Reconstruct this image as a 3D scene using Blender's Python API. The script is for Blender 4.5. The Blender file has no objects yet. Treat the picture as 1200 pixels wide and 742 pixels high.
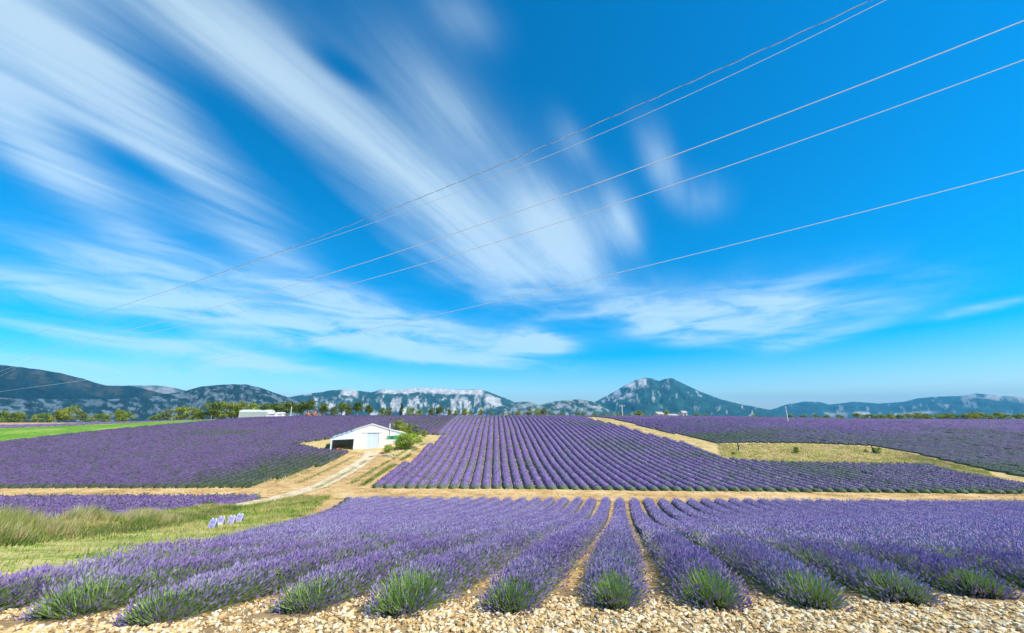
import bpy, math
import numpy as np
R = math.radians
rng = np.random.default_rng(7)
scene = bpy.context.scene
COL = scene.collection

# ------------------------------------------------------------------ camera, sky, sun, exposure
LENS_PX, PITCH = 467.0, R(13.95)          # photo-pixel focal length of the 14 mm lens, upward tilt
CT, ST = math.cos(PITCH), math.sin(PITCH)
cam = bpy.data.cameras.new('camera')
cam.sensor_width = 36.0
cam.lens = LENS_PX / 1200 * 36
cam.clip_start, cam.clip_end = 0.05, 60000
camo = bpy.data.objects.new('camera', cam)
camo.location = (0, 0, 0)
camo.rotation_euler = (R(90) + PITCH, 0, 0)
COL.objects.link(camo)
scene.camera = camo

SUN_AZ = math.atan2(0.88, -0.475)          # clockwise from +Y
SUN_EL = R(48)
world = bpy.data.worlds.new('World')
scene.world = world
world.use_nodes = True
sun = bpy.data.lights.new('sun', 'SUN')
sun.energy, sun.angle, sun.color = 4.6, R(0.53), (1.0, 0.95, 0.87)
suno = bpy.data.objects.new('sun', sun)
suno.rotation_euler = (R(90) - SUN_EL, 0, math.pi - SUN_AZ)
COL.objects.link(suno)
scene.view_settings.view_transform = 'Standard'
scene.view_settings.look = 'None'
scene.view_settings.gamma = 1
scene.view_settings.exposure = 0.31


def ray(px, py):
    """viewing direction (x, y, z) of a photo pixel, forward = +Y"""
    u = (px - 600) / LENS_PX
    v = (py - 371) / LENS_PX
    return np.array([u, CT + v * ST, ST - v * CT])


def build_world():
    nt = world.node_tree
    nt.nodes.clear()
    N, L = nt.nodes.new, nt.links.new

    def m(op, a, b=None, c=None, clamp=False):
        n = N('ShaderNodeMath')
        n.operation = op
        n.use_clamp = clamp
        for i, x in enumerate((a, b, c)):
            if x is None:
                continue
            if isinstance(x, (int, float)):
                n.inputs[i].default_value = float(x)
            else:
                L(x, n.inputs[i])
        return n.outputs[0]

    def dot(v, c):
        n = N('ShaderNodeVectorMath')
        n.operation = 'DOT_PRODUCT'
        L(v, n.inputs[0])
        n.inputs[1].default_value = c
        return n.outputs['Value']

    sky = N('ShaderNodeTexSky')
    sky.sky_type = 'NISHITA'
    sky.sun_disc = False
    sky.sun_elevation = SUN_EL
    sky.sun_rotation = SUN_AZ
    sky.altitude = 600
    sky.air_density = 1.0
    sky.dust_density = 1.2
    sky.ozone_density = 3.2
    hs = N('ShaderNodeHueSaturation')
    hs.inputs['Saturation'].default_value = 1.85
    hs.inputs['Hue'].default_value = 0.492
    hs.inputs['Value'].default_value = 1.18
    L(sky.outputs[0], hs.inputs['Color'])
    tc = N('ShaderNodeTexCoord')
    sep = N('ShaderNodeSeparateXYZ')
    L(tc.outputs['Generated'], sep.inputs[0])
    K = 0.10                                   # keeps the cloud layer finite at the horizon
    inv = m('DIVIDE', 1.0, m('ADD', m('MAXIMUM', sep.outputs[2], 0.0), K))
    cx = m('MULTIPLY', sep.outputs[0], inv)
    cy = m('MULTIPLY', sep.outputs[1], inv)
    comb = N('ShaderNodeCombineXYZ')
    L(cx, comb.inputs[0])
    L(cy, comb.inputs[1])
    comb.inputs[2].default_value = 1.0
    P = comb.outputs[0]

    def plane(px, py):
        d = ray(px, py)
        d = d / np.linalg.norm(d)
        return d[:2] / (max(d[2], 0) + K)

    # the wind drew the clouds out along one direction: cloud-layer axes (along, across)
    az = R(27.5)
    A = (math.sin(az), math.cos(az))
    Bv = (math.cos(az), -math.sin(az))

    def streak(su, sv, detail, rough, seed, dist=0.0):
        c = N('ShaderNodeCombineXYZ')
        L(m('MULTIPLY', dot(P, (A[0], A[1], 0)), su), c.inputs[0])
        L(m('MULTIPLY', dot(P, (Bv[0], Bv[1], 0)), sv), c.inputs[1])
        c.inputs[2].default_value = seed
        n = N('ShaderNodeTexNoise')
        n.inputs['Scale'].default_value = 1.0
        n.inputs['Detail'].default_value = detail
        n.inputs['Roughness'].default_value = rough
        n.inputs['Distortion'].default_value = dist
        L(c.outputs[0], n.inputs['Vector'])
        return n.outputs['Fac']

    # clouds: centre, one half axis end, other half axis end (sky directions), density
    clouds = [
        ((165, 150), (350, 300), (203, 112), 0.62), ((50, 40), (210, 150), (125, -35), 0.55),
        ((395, 140), (575, 268), (428, 104), 0.30), ((265, 38), (400, 145), (300, 0), 0.32),
        ((90, 215), (200, 300), (122, 184), 0.50), ((15, 150), (110, 230), (45, 122), 0.42),
        ((275, 275), (360, 312), (288, 255), 0.30), ((100, 300), (220, 330), (108, 285), 0.30),
        ((335, 195), (440, 290), (346, 182), -0.30), ((155, 192), (215, 226), (163, 181), -0.30), ((400, 80), (440, 108), (409, 69), -0.22),
        ((560, 300), (650, 370), (610, 262), 0.62), ((660, 278), (698, 328), (692, 258), 0.85),
        ((775, 190), (792, 236), (798, 179), 0.42), ((826, 236), (838, 264), (860, 224), 0.44),
        ((725, 264), (742, 302), (750, 254), 0.62),
        ((880, 368), (1060, 350), (890, 322), 0.80), ((760, 370), (880, 400), (750, 325), 0.50),
        ((440, 392), (640, 425), (430, 352), 0.85), ((625, 401), (668, 405), (628, 388), 1.15),
        ((270, 420), (430, 446), (280, 408), 0.75), ((120, 432), (330, 440), (130, 418), 0.62),
        ((500, 415), (640, 432), (500, 400), 0.50), ((1150, 362), (1215, 348), (1152, 354), 0.50),
        ((110, 345), (270, 372), (120, 325), 0.45), ((520, 120), (580, 190), (555, 95), 0.34),
        ((548, 20), (590, 60), (580, 0), 0.26), ((380, 345), (520, 385), (380, 325), 0.42),
        ((960, 395), (1060, 372), (965, 380), 0.50), ((670, 165), (690, 200), (690, 155), 0.25),
    ]
    total = None
    for c0, c1, c2, w in clouds:
        p0, p1, p2 = plane(*c0), plane(*c1), plane(*c2)
        M = np.linalg.inv(np.array([p1 - p0, p2 - p0]).T)
        o = -M @ p0
        a = dot(P, (M[0, 0], M[0, 1], o[0]))
        b = dot(P, (M[1, 0], M[1, 1], o[1]))
        r2 = m('ADD', m('MULTIPLY', a, a), m('MULTIPLY', b, b))
        g = m('MULTIPLY', m('EXPONENT', m('MULTIPLY', r2, -1.15)), w)
        total = g if total is None else m('ADD', total, g)
    # scattered veils everywhere, so that the sky goes on outside the picture
    wide = m('MULTIPLY', m('SUBTRACT', streak(0.10, 0.34, 2, 0.5, 3.7), 0.56, clamp=True), 1.0)
    total = m('ADD', total, wide)
    s1 = streak(0.30, 4.2, 4, 0.55, 0.3, 0.25)
    s2 = streak(0.55, 10.0, 5, 0.6, 5.3, 0.2)
    s3 = streak(2.0, 6.0, 6, 0.62, 8.1, 0.5)
    tex = m('ADD', m('MULTIPLY', s1, 1.6), m('ADD', m('MULTIPLY', s2, 0.42), m('MULTIPLY', s3, 0.5)))
    tex = m('MAXIMUM', m('SUBTRACT', m('MULTIPLY', tex, 1.35), 0.80), 0.10)
    cl = N('ShaderNodeCombineXYZ')
    L(m('MULTIPLY', m('ARCTAN2', sep.outputs[0], sep.outputs[1]), 5.5), cl.inputs[0])
    L(m('MULTIPLY', sep.outputs[2], 26.0), cl.inputs[1])
    cl.inputs[2].default_value = 2.2
    nl = N('ShaderNodeTexNoise')
    nl.inputs['Scale'].default_value = 1.0
    nl.inputs['Detail'].default_value = 6
    nl.inputs['Roughness'].default_value = 0.58
    nl.inputs['Distortion'].default_value = 0.5
    L(cl.outputs[0], nl.inputs['Vector'])
    lowt = m('SUBTRACT', m('MULTIPLY', nl.outputs['Fac'], 3.2), 0.72)
    el = N('ShaderNodeMapRange')
    el.interpolation_type = 'SMOOTHSTEP'
    el.inputs['From Min'].default_value = 0.40
    el.inputs['From Max'].default_value = 0.22
    L(sep.outputs[2], el.inputs['Value'])
    tex = m('ADD', m('MULTIPLY', tex, m('SUBTRACT', 1.0, el.outputs[0])), m('MULTIPLY', m('MAXIMUM', lowt, 0.05), el.outputs[0]))
    dens = m('MULTIPLY', total, tex)
    dens = m('SMOOTH_MIN', dens, 0.80, 0.30)
    mr = N('ShaderNodeMapRange')
    mr.interpolation_type = 'SMOOTHSTEP'
    mr.inputs['From Min'].default_value = 0.03
    mr.inputs['From Max'].default_value = 1.0
    L(dens, mr.inputs['Value'])
    mix = N('ShaderNodeMix')
    mix.data_type = 'RGBA'
    L(m('MULTIPLY', mr.outputs[0], 0.68), mix.inputs['Factor'])
    L(hs.outputs[0], mix.inputs['A'])
    mix.inputs['B'].default_value = (4.9, 6.1, 6.6, 1)
    bg = N('ShaderNodeBackground')
    bg.inputs['Strength'].default_value = 0.145
    L(mix.outputs['Result'], bg.inputs['Color'])
    out = N('ShaderNodeOutputWorld')
    L(bg.outputs[0], out.inputs['Surface'])


build_world()


# ------------------------------------------------------------------ helpers
def hsh(ix, iy, seed):
    h = (ix.astype(np.int64) * 374761393 + iy.astype(np.int64) * 668265263 + seed * 974711) & 0xFFFFFFFF
    h = ((h ^ (h >> 13)) * 1274126177) & 0xFFFFFFFF
    h = (h ^ (h >> 16)) & 0xFFFFFFFF
    return h / 4294967295.0


def vnoise(x, y, seed=0):
    x, y = np.broadcast_arrays(np.asarray(x, float), np.asarray(y, float))
    ix, iy = np.floor(x), np.floor(y)
    fx, fy = x - ix, y - iy
    fx, fy = fx * fx * (3 - 2 * fx), fy * fy * (3 - 2 * fy)
    a, b = hsh(ix, iy, seed), hsh(ix + 1, iy, seed)
    c, d = hsh(ix, iy + 1, seed), hsh(ix + 1, iy + 1, seed)
    return (a + (b - a) * fx) * (1 - fy) + (c + (d - c) * fx) * fy


def fbm(x, y, o=4, seed=0, g=0.5):
    t, a, n = 0.0, 1.0, 0.0
    for i in range(o):
        t = t + a * vnoise(np.asarray(x) * 2 ** i + 17.3 * i, np.asarray(y) * 2 ** i + 9.1 * i, seed + i)
        n += a
        a *= g
    return t / n


def sst(x, a, b):
    t = np.clip((np.asarray(x, float) - a) / (b - a), 0, 1)
    return t * t * (3 - 2 * t)


def lerp(a, b, t):
    return a + (b - a) * t


PROF = np.array([
    (-80, 0.6), (-30, -0.9), (-8, -1.5), (0, -1.72), (4, -2.45), (6.5, -2.93), (7.8, -3.16), (13, -4.1), (23, -6.1), (32, -7.9),
    (41, -9.3), (47, -9.9), (52, -10.3), (57, -10.45), (62.6, -10.3), (70, -9.95), (80, -9.4), (88, -8.75), (97, -7.7),
    (108.7, -6.3), (130, -3.8), (155, -1.4), (171, -0.66), (185, -0.5), (200, -0.75), (240, -2.6), (300, -7), (450, -16),
    (900, -34), (2500, -70), (60000, -130)])
_s = np.concatenate([np.arange(-80, 320, 0.25), np.geomspace(320, 60000, 400)])
_z = np.interp(_s, PROF[:, 0], PROF[:, 1])
_n = int(400 / 0.25)
_k = np.exp(-0.5 * (np.arange(-24, 25) * 0.25 / 2.4) ** 2)
_k /= _k.sum()
_zs = np.convolve(np.pad(_z[:_n], 24, mode='edge'), _k, mode='valid')
_w = sst(_s[:_n], -70, -60) * (1 - sst(_s[:_n], 300, 318))
_z[:_n] = lerp(_z[:_n], _zs, _w)


def gz(x, y):
    """ground height"""
    x, y = np.asarray(x, float), np.asarray(y, float)
    z = np.interp(y, _s, _z)
    z = z - 2.6 * sst(-x, 70, 190) * sst(y, 112, 165) * (1 - sst(y, 400, 900))
    z = z - 1.5 * sst(x, 60, 190) * sst(y, 110, 165) * (1 - sst(y, 400, 900))
    # bank with the tall grass
    cxl = np.interp(y, [8, 16, 28, 39, 50], [-19.5, -21.5, -26, -30.5, -33])
    z = z + 0.55 * np.exp(-((x - cxl) / 2.2) ** 2) * sst(y, 5, 14) * (1 - sst(y, 40, 50))
    z = z + 0.10 * (fbm(x / 9, y / 9, 2, 5) - 0.5) * sst(np.abs(x) + y, 10, 30) * (1 - sst(y, 300, 500))
    return z


def ground_at(px, py, h=0.0):
    """point of the ground (raised by h) that a sight line meets"""
    d = ray(px, py)
    d = d / d[1]
    ys = np.arange(3, 420, 0.1)
    f = d[2] * ys - gz(d[0] * ys, ys) - h
    i = np.argmax(f < 0) if (f < 0).any() else len(ys) - 1
    return np.array([d[0] * ys[i], ys[i], gz(d[0] * ys[i], ys[i])])


def make_mesh(name, V, F, col=None, smooth=False):
    V = np.ascontiguousarray(V, dtype=np.float32)
    Fs = F if isinstance(F, (list, tuple)) else [F]
    Fs = [np.asarray(f, dtype=np.int32) for f in Fs if len(f)]
    me = bpy.data.meshes.new(name)
    me.vertices.add(len(V))
    me.vertices.foreach_set('co', V.ravel())
    tot = np.concatenate([np.full(len(f), f.shape[1], np.int32) for f in Fs])
    idx = np.concatenate([f.ravel() for f in Fs])
    me.loops.add(len(idx))
    me.loops.foreach_set('vertex_index', idx)
    me.polygons.add(len(tot))
    st = np.zeros(len(tot), np.int32)
    st[1:] = np.cumsum(tot)[:-1]
    me.polygons.foreach_set('loop_start', st)
    me.polygons.foreach_set('use_smooth', np.full(len(tot), bool(smooth)))
    if col is not None:
        c = np.ones((len(V), 4), np.float32)
        c[:, :3] = np.clip(col, 0, 1)
        a = me.color_attributes.new('Col', 'FLOAT_COLOR', 'POINT')
        a.data.foreach_set('color', c.ravel())
    me.update(calc_edges=True)
    me.validate()
    return me


def obj(name, me, mat=None, parent=None, loc=None):
    o = bpy.data.objects.new(name, me)
    COL.objects.link(o)
    if mat is not None and not me.materials:
        me.materials.append(mat)
    if parent is not None:
        o.parent = parent
    if loc is not None:
        o.location = [float(t) for t in loc]
    return o


def tag(o, label, cat, group=None, kind=None):
    o['label'] = label
    o['category'] = cat
    if group:
        o['group'] = group
    if kind:
        o['kind'] = kind
    return o


def thing(name, label, cat, loc, rz=0.0, group=None):
    o = bpy.data.objects.new(name, None)
    o.empty_display_size = 0.2
    COL.objects.link(o)
    o.location = [float(t) for t in loc]
    o.rotation_euler = (0, 0, rz)
    return tag(o, label, cat, group)


def structure(o):
    o['kind'] = 'structure'
    return o


class MB:
    """collects shapes into one mesh"""

    def __init__(self):
        self.v, self.t, self.q, self.c, self.n = [], [], [], [], 0

    def add(self, V, F, col=(1, 1, 1)):
        V = np.asarray(V, float)
        F = np.asarray(F, int)
        if len(V) == 0:
            return
        (self.t if F.shape[1] == 3 else self.q).append(F + self.n)
        self.v.append(V)
        c = np.asarray(col, float)
        self.c.append(np.broadcast_to(c, (len(V), 3)))
        self.n += len(V)

    def box(self, lo, hi, col=(1, 1, 1)):
        (a, b, c), (d, e, f) = lo, hi
        V = [(a, b, c), (d, b, c), (d, e, c), (a, e, c), (a, b, f), (d, b, f), (d, e, f), (a, e, f)]
        F = [(0, 3, 2, 1), (4, 5, 6, 7), (0, 1, 5, 4), (1, 2, 6, 5), (2, 3, 7, 6), (3, 0, 4, 7)]
        self.add(V, F, col)

    def hexa(self, V, col=(1, 1, 1)):
        F = [(0, 3, 2, 1), (4, 5, 6, 7), (0, 1, 5, 4), (1, 2, 6, 5), (2, 3, 7, 6), (3, 0, 4, 7)]
        self.add(V, F, col)

    def tube(self, P, rad, n=8, col=(1, 1, 1), caps=True):
        P = np.asarray(P, float)
        rad = np.broadcast_to(np.asarray(rad, float), (len(P),))
        T = np.gradient(P, axis=0)
        T /= np.linalg.norm(T, axis=1)[:, None] + 1e-9
        ref = np.where(np.abs(T[:, 2:3]) > 0.9, np.array([[1., 0, 0]]), np.array([[0, 0, 1.]]))
        U = np.cross(T, ref)
        U /= np.linalg.norm(U, axis=1)[:, None]
        W = np.cross(T, U)
        a = np.arange(n) * 2 * math.pi / n
        V = (P[:, None] + rad[:, None, None] * (np.cos(a)[None, :, None] * U[:, None] + np.sin(a)[None, :, None] * W[:, None])).reshape(-1, 3)
        i = np.arange(len(P) - 1)[:, None] * n
        j = np.arange(n)[None]
        k = (j + 1) % n
        F = np.stack([i + j, i + k, i + n + k, i + n + j], -1).reshape(-1, 4)
        if caps:
            V = np.vstack([V, P[0], P[-1]])
            b = len(P) * n
            self.add(V, F, col)
            base = self.n - len(V)
            j = np.arange(n)
            self.t.append(np.stack([(j + 1) % n, j, np.full(n, b)], -1) + base)
            o2 = (len(P) - 1) * n
            self.t.append(np.stack([o2 + j, o2 + (j + 1) % n, np.full(n, b + 1)], -1) + base)
        else:
            self.add(V, F, col)

    def mesh(self, name, smooth=False):
        F = []
        if self.t:
            F.append(np.vstack(self.t))
        if self.q:
            F.append(np.vstack(self.q))
        return make_mesh(name, np.vstack(self.v), F, np.vstack(self.c), smooth)


# ------------------------------------------------------------------ materials
def mat_attr(name, rough=0.8, var=0.12, scale=6.0, spec=0.2, transl=0.0, bump=0.0, bscale=30.0, metal=0.0):
    """colour from the mesh's own colours, with procedural grain"""
    m = bpy.data.materials.new(name)
    m.use_nodes = True
    nt = m.node_tree
    nt.nodes.clear()
    N, L = nt.nodes.new, nt.links.new
    at = N('ShaderNodeAttribute')
    at.attribute_name = 'Col'
    col = at.outputs['Color']
    tc = N('ShaderNodeTexCoord')
    if var > 0:
        no = N('ShaderNodeTexNoise')
        no.inputs['Scale'].default_value = scale
        no.inputs['Detail'].default_value = 4
        L(tc.outputs['Object'], no.inputs['Vector'])
        mr = N('ShaderNodeMapRange')
        mr.inputs['From Min'].default_value = 0.3
        mr.inputs['From Max'].default_value = 0.7
        mr.inputs['To Min'].default_value = 1 - var
        mr.inputs['To Max'].default_value = 1 + var
        L(no.outputs['Fac'], mr.inputs['Value'])
        mx = N('ShaderNodeVectorMath')
        mx.operation = 'SCALE'
        L(col, mx.inputs[0])
        L(mr.outputs[0], mx.inputs['Scale'])
        col = mx.outputs[0]
    b = N('ShaderNodeBsdfPrincipled')
    b.inputs['Roughness'].default_value = rough
    b.inputs['Specular IOR Level'].default_value = spec
    b.inputs['Metallic'].default_value = metal
    L(col, b.inputs['Base Color'])
    if bump > 0:
        n2 = N('ShaderNodeTexNoise')
        n2.inputs['Scale'].default_value = bscale
        n2.inputs['Detail'].default_value = 5
        L(tc.outputs['Object'], n2.inputs['Vector'])
        bp = N('ShaderNodeBump')
        bp.inputs['Strength'].default_value = bump
        bp.inputs['Distance'].default_value = 0.1
        L(n2.outputs['Fac'], bp.inputs['Height'])
        L(bp.outputs[0], b.inputs['Normal'])
    sh = b.outputs[0]
    if transl > 0:
        t = N('ShaderNodeBsdfTranslucent')
        L(col, t.inputs['Color'])
        ms = N('ShaderNodeMixShader')
        ms.inputs[0].default_value = transl
        L(sh, ms.inputs[1])
        L(t.outputs[0], ms.inputs[2])
        sh = ms.outputs[0]
    o = N('ShaderNodeOutputMaterial')
    L(sh, o.inputs['Surface'])
    return m


def mat_soil(name, stops, scale=0.6, fine=9.0, bump=0.5, bdist=0.05, rough=0.95):
    """patchy ground: broad patches, fine grain and pebbles"""
    m = bpy.data.materials.new(name)
    m.use_nodes = True
    nt = m.node_tree
    nt.nodes.clear()
    N, L = nt.nodes.new, nt.links.new
    tc = N('ShaderNodeTexCoord')
    n1 = N('ShaderNodeTexNoise')
    n1.inputs['Scale'].default_value = scale
    n1.inputs['Detail'].default_value = 6
    n1.inputs['Roughness'].default_value = 0.62
    n2 = N('ShaderNodeTexNoise')
    n2.inputs['Scale'].default_value = fine
    n2.inputs['Detail'].default_value = 5
    n2.inputs['Roughness'].default_value = 0.7
    for n in (n1, n2):
        L(tc.outputs['Object'], n.inputs['Vector'])
    ad = N('ShaderNodeMath')
    ad.operation = 'MULTIPLY_ADD'
    L(n1.outputs['Fac'], ad.inputs[0])
    ad.inputs[1].default_value = 0.55
    ml = N('ShaderNodeMath')
    ml.operation = 'MULTIPLY'
    L(n2.outputs['Fac'], ml.inputs[0])
    ml.inputs[1].default_value = 0.45
    L(ml.outputs[0], ad.inputs[2])
    cr = N('ShaderNodeValToRGB')
    e = cr.color_ramp.elements
    while len(e) < len(stops):
        e.new(0.5)
    for k, (p, c) in enumerate(stops):
        e[k].position = p
        e[k].color = (*c, 1)
    L(ad.outputs[0], cr.inputs[0])
    b = N('ShaderNodeBsdfPrincipled')
    b.inputs['Roughness'].default_value = rough
    b.inputs['Specular IOR Level'].default_value = 0.15
    L(cr.outputs[0], b.inputs['Base Color'])
    bp = N('ShaderNodeBump')
    bp.inputs['Strength'].default_value = bump
    bp.inputs['Distance'].default_value = bdist
    L(n2.outputs['Fac'], bp.inputs['Height'])
    L(bp.outputs[0], b.inputs['Normal'])
    o = N('ShaderNodeOutputMaterial')
    L(b.outputs[0], o.inputs['Surface'])
    return m


M_soil = mat_soil('ochre_soil', [(0.38, (0.30, 0.17, 0.06)), (0.47, (0.50, 0.31, 0.12)), (0.54, (0.60, 0.39, 0.16)), (0.64, (0.70, 0.50, 0.25))], 0.4, 3.0)
M_road = mat_soil('dirt_road', [(0.38, (0.34, 0.19, 0.07)), (0.47, (0.54, 0.33, 0.12)), (0.53, (0.64, 0.41, 0.17)), (0.62, (0.74, 0.53, 0.27))], 0.35, 2.6)
M_track = mat_soil('pale_track', [(0.40, (0.46, 0.31, 0.15)), (0.49, (0.64, 0.49, 0.29)), (0.60, (0.74, 0.61, 0.42))], 0.5, 2.4)
M_verge = mat_soil('verge_turf', [(0.40, (0.14, 0.20, 0.03)), (0.47, (0.30, 0.34, 0.07)), (0.53, (0.52, 0.46, 0.15)), (0.62, (0.66, 0.52, 0.24))], 0.45, 4)
M_green = mat_soil('green_crop', [(0.40, (0.09, 0.21, 0.015)), (0.48, (0.15, 0.30, 0.02)), (0.53, (0.20, 0.34, 0.035)), (0.60, (0.36, 0.42, 0.08))], 0.09, 1.2)
M_dry = mat_soil('dry_grass_ground', [(0.38, (0.34, 0.25, 0.08)), (0.47, (0.54, 0.39, 0.15)), (0.54, (0.62, 0.45, 0.19)), (0.64, (0.72, 0.55, 0.29))], 0.35, 3)
M_stony = mat_soil('stony_earth', [(0.34, (0.22, 0.13, 0.055)), (0.48, (0.40, 0.26, 0.12)), (0.60, (0.56, 0.40, 0.20)), (0.70, (0.66, 0.50, 0.30))], 2.5, 26, 1.0, 0.04)
M_stone = mat_attr('limestone', 0.85, 0.16, 14, bump=0.4, bscale=40)
M_core = mat_attr('lavender_leaves', 0.9, 0.35, 14, bump=0.8, bscale=16)
M_spike = mat_attr('lavender_flowers', 0.75, 0.0, transl=0.14)
M_row = mat_attr('lavender_row', 0.85, 0.32, 5.5, bump=1.0, bscale=7)
M_grass = mat_attr('grass_blades', 0.7, 0.0, transl=0.3)
M_leaf = mat_attr('tree_leaves', 0.65, 0.0, transl=0.3)
M_bark = mat_attr('bark', 0.9, 0.25, 5, bump=0.6, bscale=12)
M_rock = mat_attr('mountain_slopes', 0.95, 0.40, 0.03)
M_plaster = mat_attr('plaster', 0.85, 0.07, 0.9, bump=0.15, bscale=8)
M_paint = mat_attr('painted_panel', 0.5, 0.06, 1.5)
M_wire = mat_attr('aluminium_wire', 0.4, 0.0, spec=0.6)

# ------------------------------------------------------------------ terrain
xs = np.concatenate([-np.geomspace(16000, 170, 46), np.arange(-165, -40, 3.0), np.arange(-40, 40, 1.0), np.arange(40, 166, 3.0), np.geomspace(170, 16000, 46)])
ys = np.concatenate([np.arange(-60, -4, 4.0), np.arange(-4, 64, 1.0), np.arange(64, 216, 2.0), np.geomspace(216, 18000, 70)])
XX, YY = np.meshgrid(xs, ys)
ZZ = gz(XX, YY)
ny, nx = XX.shape
I = (np.arange(ny - 1)[:, None] * nx + np.arange(nx - 1)[None])
F = np.stack([I, I + 1, I + nx + 1, I + nx], -1).reshape(-1, 4)
ground = structure(obj('ground', make_mesh('ground', np.stack([XX, YY, ZZ], -1).reshape(-1, 3), F, smooth=True), M_soil))
ground['label'] = 'ochre soil of the rolling plateau under the fields'


def resample(P, n):
    P = np.asarray(P, float)
    s = np.concatenate([[0], np.cumsum(np.linalg.norm(np.diff(P, axis=0), axis=1))])
    t = np.linspace(0, s[-1], n)
    return np.stack([np.interp(t, s, P[:, k]) for k in range(P.shape[1])], -1)


def sheet(name, A, B, mat, lift, n, mth, wob=0.25, seed=1, label=None):
    """ground cover lofted between two edge lines in plan"""
    A, B = resample(A, n), resample(B, n)
    A = A + wob * 2 * (np.stack([fbm(A[:, 0] * .9, A[:, 1] * .9, 3, seed), fbm(A[:, 0] * .9 + 9, A[:, 1] * .9, 3, seed + 5)], -1) - .5)
    B = B + wob * 2 * (np.stack([fbm(B[:, 0] * .9, B[:, 1] * .9, 3, seed + 9), fbm(B[:, 0] * .9 + 9, B[:, 1] * .9, 3, seed + 15)], -1) - .5)
    t = np.linspace(0, 1, mth)
    Q = A[:, None] * (1 - t)[None, :, None] + B[:, None] * t[None, :, None]
    Z = gz(Q[..., 0], Q[..., 1]) + lift
    V = np.concatenate([Q, Z[..., None]], -1).reshape(-1, 3)
    I = (np.arange(n - 1)[:, None] * mth + np.arange(mth - 1)[None])
    F = np.stack([I, I + mth, I + mth + 1, I + 1], -1).reshape(-1, 4)
    me = make_mesh(name, V, F, smooth=True)
    if me.polygons[0].normal.z < 0:
        me.flip_normals()
    o = structure(obj(name, me, mat))
    if label:
        o['label'] = label
    return o


NEAR_LEFT = [(-10.9, 5.9), (-10.4, 7.4), (-9.6, 8.4), (-9.5, 9.9), (-10.0, 13.1), (-11.3, 17.5), (-12.9, 22.1), (-15.2, 29), (-17.2, 36), (-19.4, 47), (-20.8, 54.4)]
sheet('dirt_road', [(-150, 55.8), (-34, 56.4), (-26, 54.8), (20, 52.9), (110, 49)], [(-150, 61.4), (-38, 62.2), (-22, 62.4), (25, 60.2), (70, 58.4), (110, 57)], M_road, 0.045, 420, 10, 0.35, 3,
      'ochre dirt road crossing between the lavender fields')
sheet('farm_track', [(-33.6, 95.4), (-32.0, 90), (-30.5, 75), (-29.9, 64), (-32.0, 53), (-35.6, 40), (-40.2, 27)],
      [(-30.2, 96.2), (-29.0, 90), (-27.6, 75), (-27.2, 64), (-29.5, 52), (-33.2, 39.5), (-37.6, 26)], M_track, 0.095, 150, 8, 0.2, 8,
      'pale stony farm track leading up to the barn')
sheet('grass_verge', [(-28.3, 57), (-30.2, 50), (-33.4, 39), (-38, 26), (-40, 14), (-30, 3)],
      [(-24, 56.5), (-23.4, 52), (-20.6, 43), (-17.6, 33), (-15.3, 24.5), (-11.3, 15), (-10.4, 11), (-11.0, 4)], M_verge, 0.06, 130, 26, 0.3, 12,
      'yellow green grass verge between farm track and lavender')
sheet('green_field', [(-146, 80), (-131, 104), (-122, 130), (-114.5, 156), (-110, 190)], [(-240, 100), (-175, 128), (-158, 150), (-141, 172), (-131, 192)], M_green, 0.16, 60, 26, 0.6, 20,
      'bright green crop field behind the left lavender slope')
sheet('barn_yard', [(-53.5, 104), (-44, 97), (-35.5, 94.5), (-31, 91), (-22.8, 88)], [(-45.5, 112.5), (-38, 116), (-30, 117), (-23, 117), (-18.5, 115)], M_dry, 0.05, 60, 24, 0.3, 31,
      'dry ochre yard around the barn')
sheet('dry_clearing', [(34, 178), (42.2, 128), (51, 104), (60, 104), (74.3, 103.4), (85.4, 100.8), (88.2, 96), (88.2, 89.6), (85, 76.4), (81.8, 60)],
      [(30.4, 152), (38.0, 119), (44.0, 99), (45, 87), (52, 83.4), (66, 82), (79.6, 81.2), (77.2, 73), (76.8, 66), (78.2, 58)], M_dry, 0.05, 150, 10, 0.3, 41,
      'strip of dry yellow grass between two lavender fields')
sheet('stony_ground', [(-12.5, 2), (0, 2), (24, 2)], [(-11, 8.6), (0, 9.2), (26, 9.6)], M_stony, 0.03, 90, 22, 0.15, 51,
      'pale limestone rubble in front of the lavender rows')

# ------------------------------------------------------------------ stones in front of the rows
def rock_mesh(k):
    r = np.random.default_rng(100 + k)
    p = (1 + 5 ** .5) / 2
    V = np.array([(-1, p, 0), (1, p, 0), (-1, -p, 0), (1, -p, 0), (0, -1, p), (0, 1, p), (0, -1, -p), (0, 1, -p), (p, 0, -1), (p, 0, 1), (-p, 0, -1), (-p, 0, 1)], float) / 1.9
    F = np.array([(0, 11, 5), (0, 5, 1), (0, 1, 7), (0, 7, 10), (0, 10, 11), (1, 5, 9), (5, 11, 4), (11, 10, 2), (10, 7, 6), (7, 1, 8), (3, 9, 4), (3, 4, 2), (3, 2, 6), (3, 6, 8), (3, 8, 9), (4, 9, 5), (2, 4, 11), (6, 2, 10), (8, 6, 7), (9, 8, 1)])
    V = V * (0.66 + 0.62 * r.random((12, 1))) * np.array([1.05, 0.45 + 0.4 * r.random(), 0.34 + 0.32 * r.random()])
    return V * 0.5, F


ROCKS = [rock_mesh(k) for k in range(12)]
STONE_C = np.array([(0.76, 0.58, 0.31), (0.80, 0.65, 0.39), (0.66, 0.46, 0.21), (0.50, 0.32, 0.13), (0.83, 0.72, 0.50), (0.73, 0.50, 0.21)])

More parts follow.
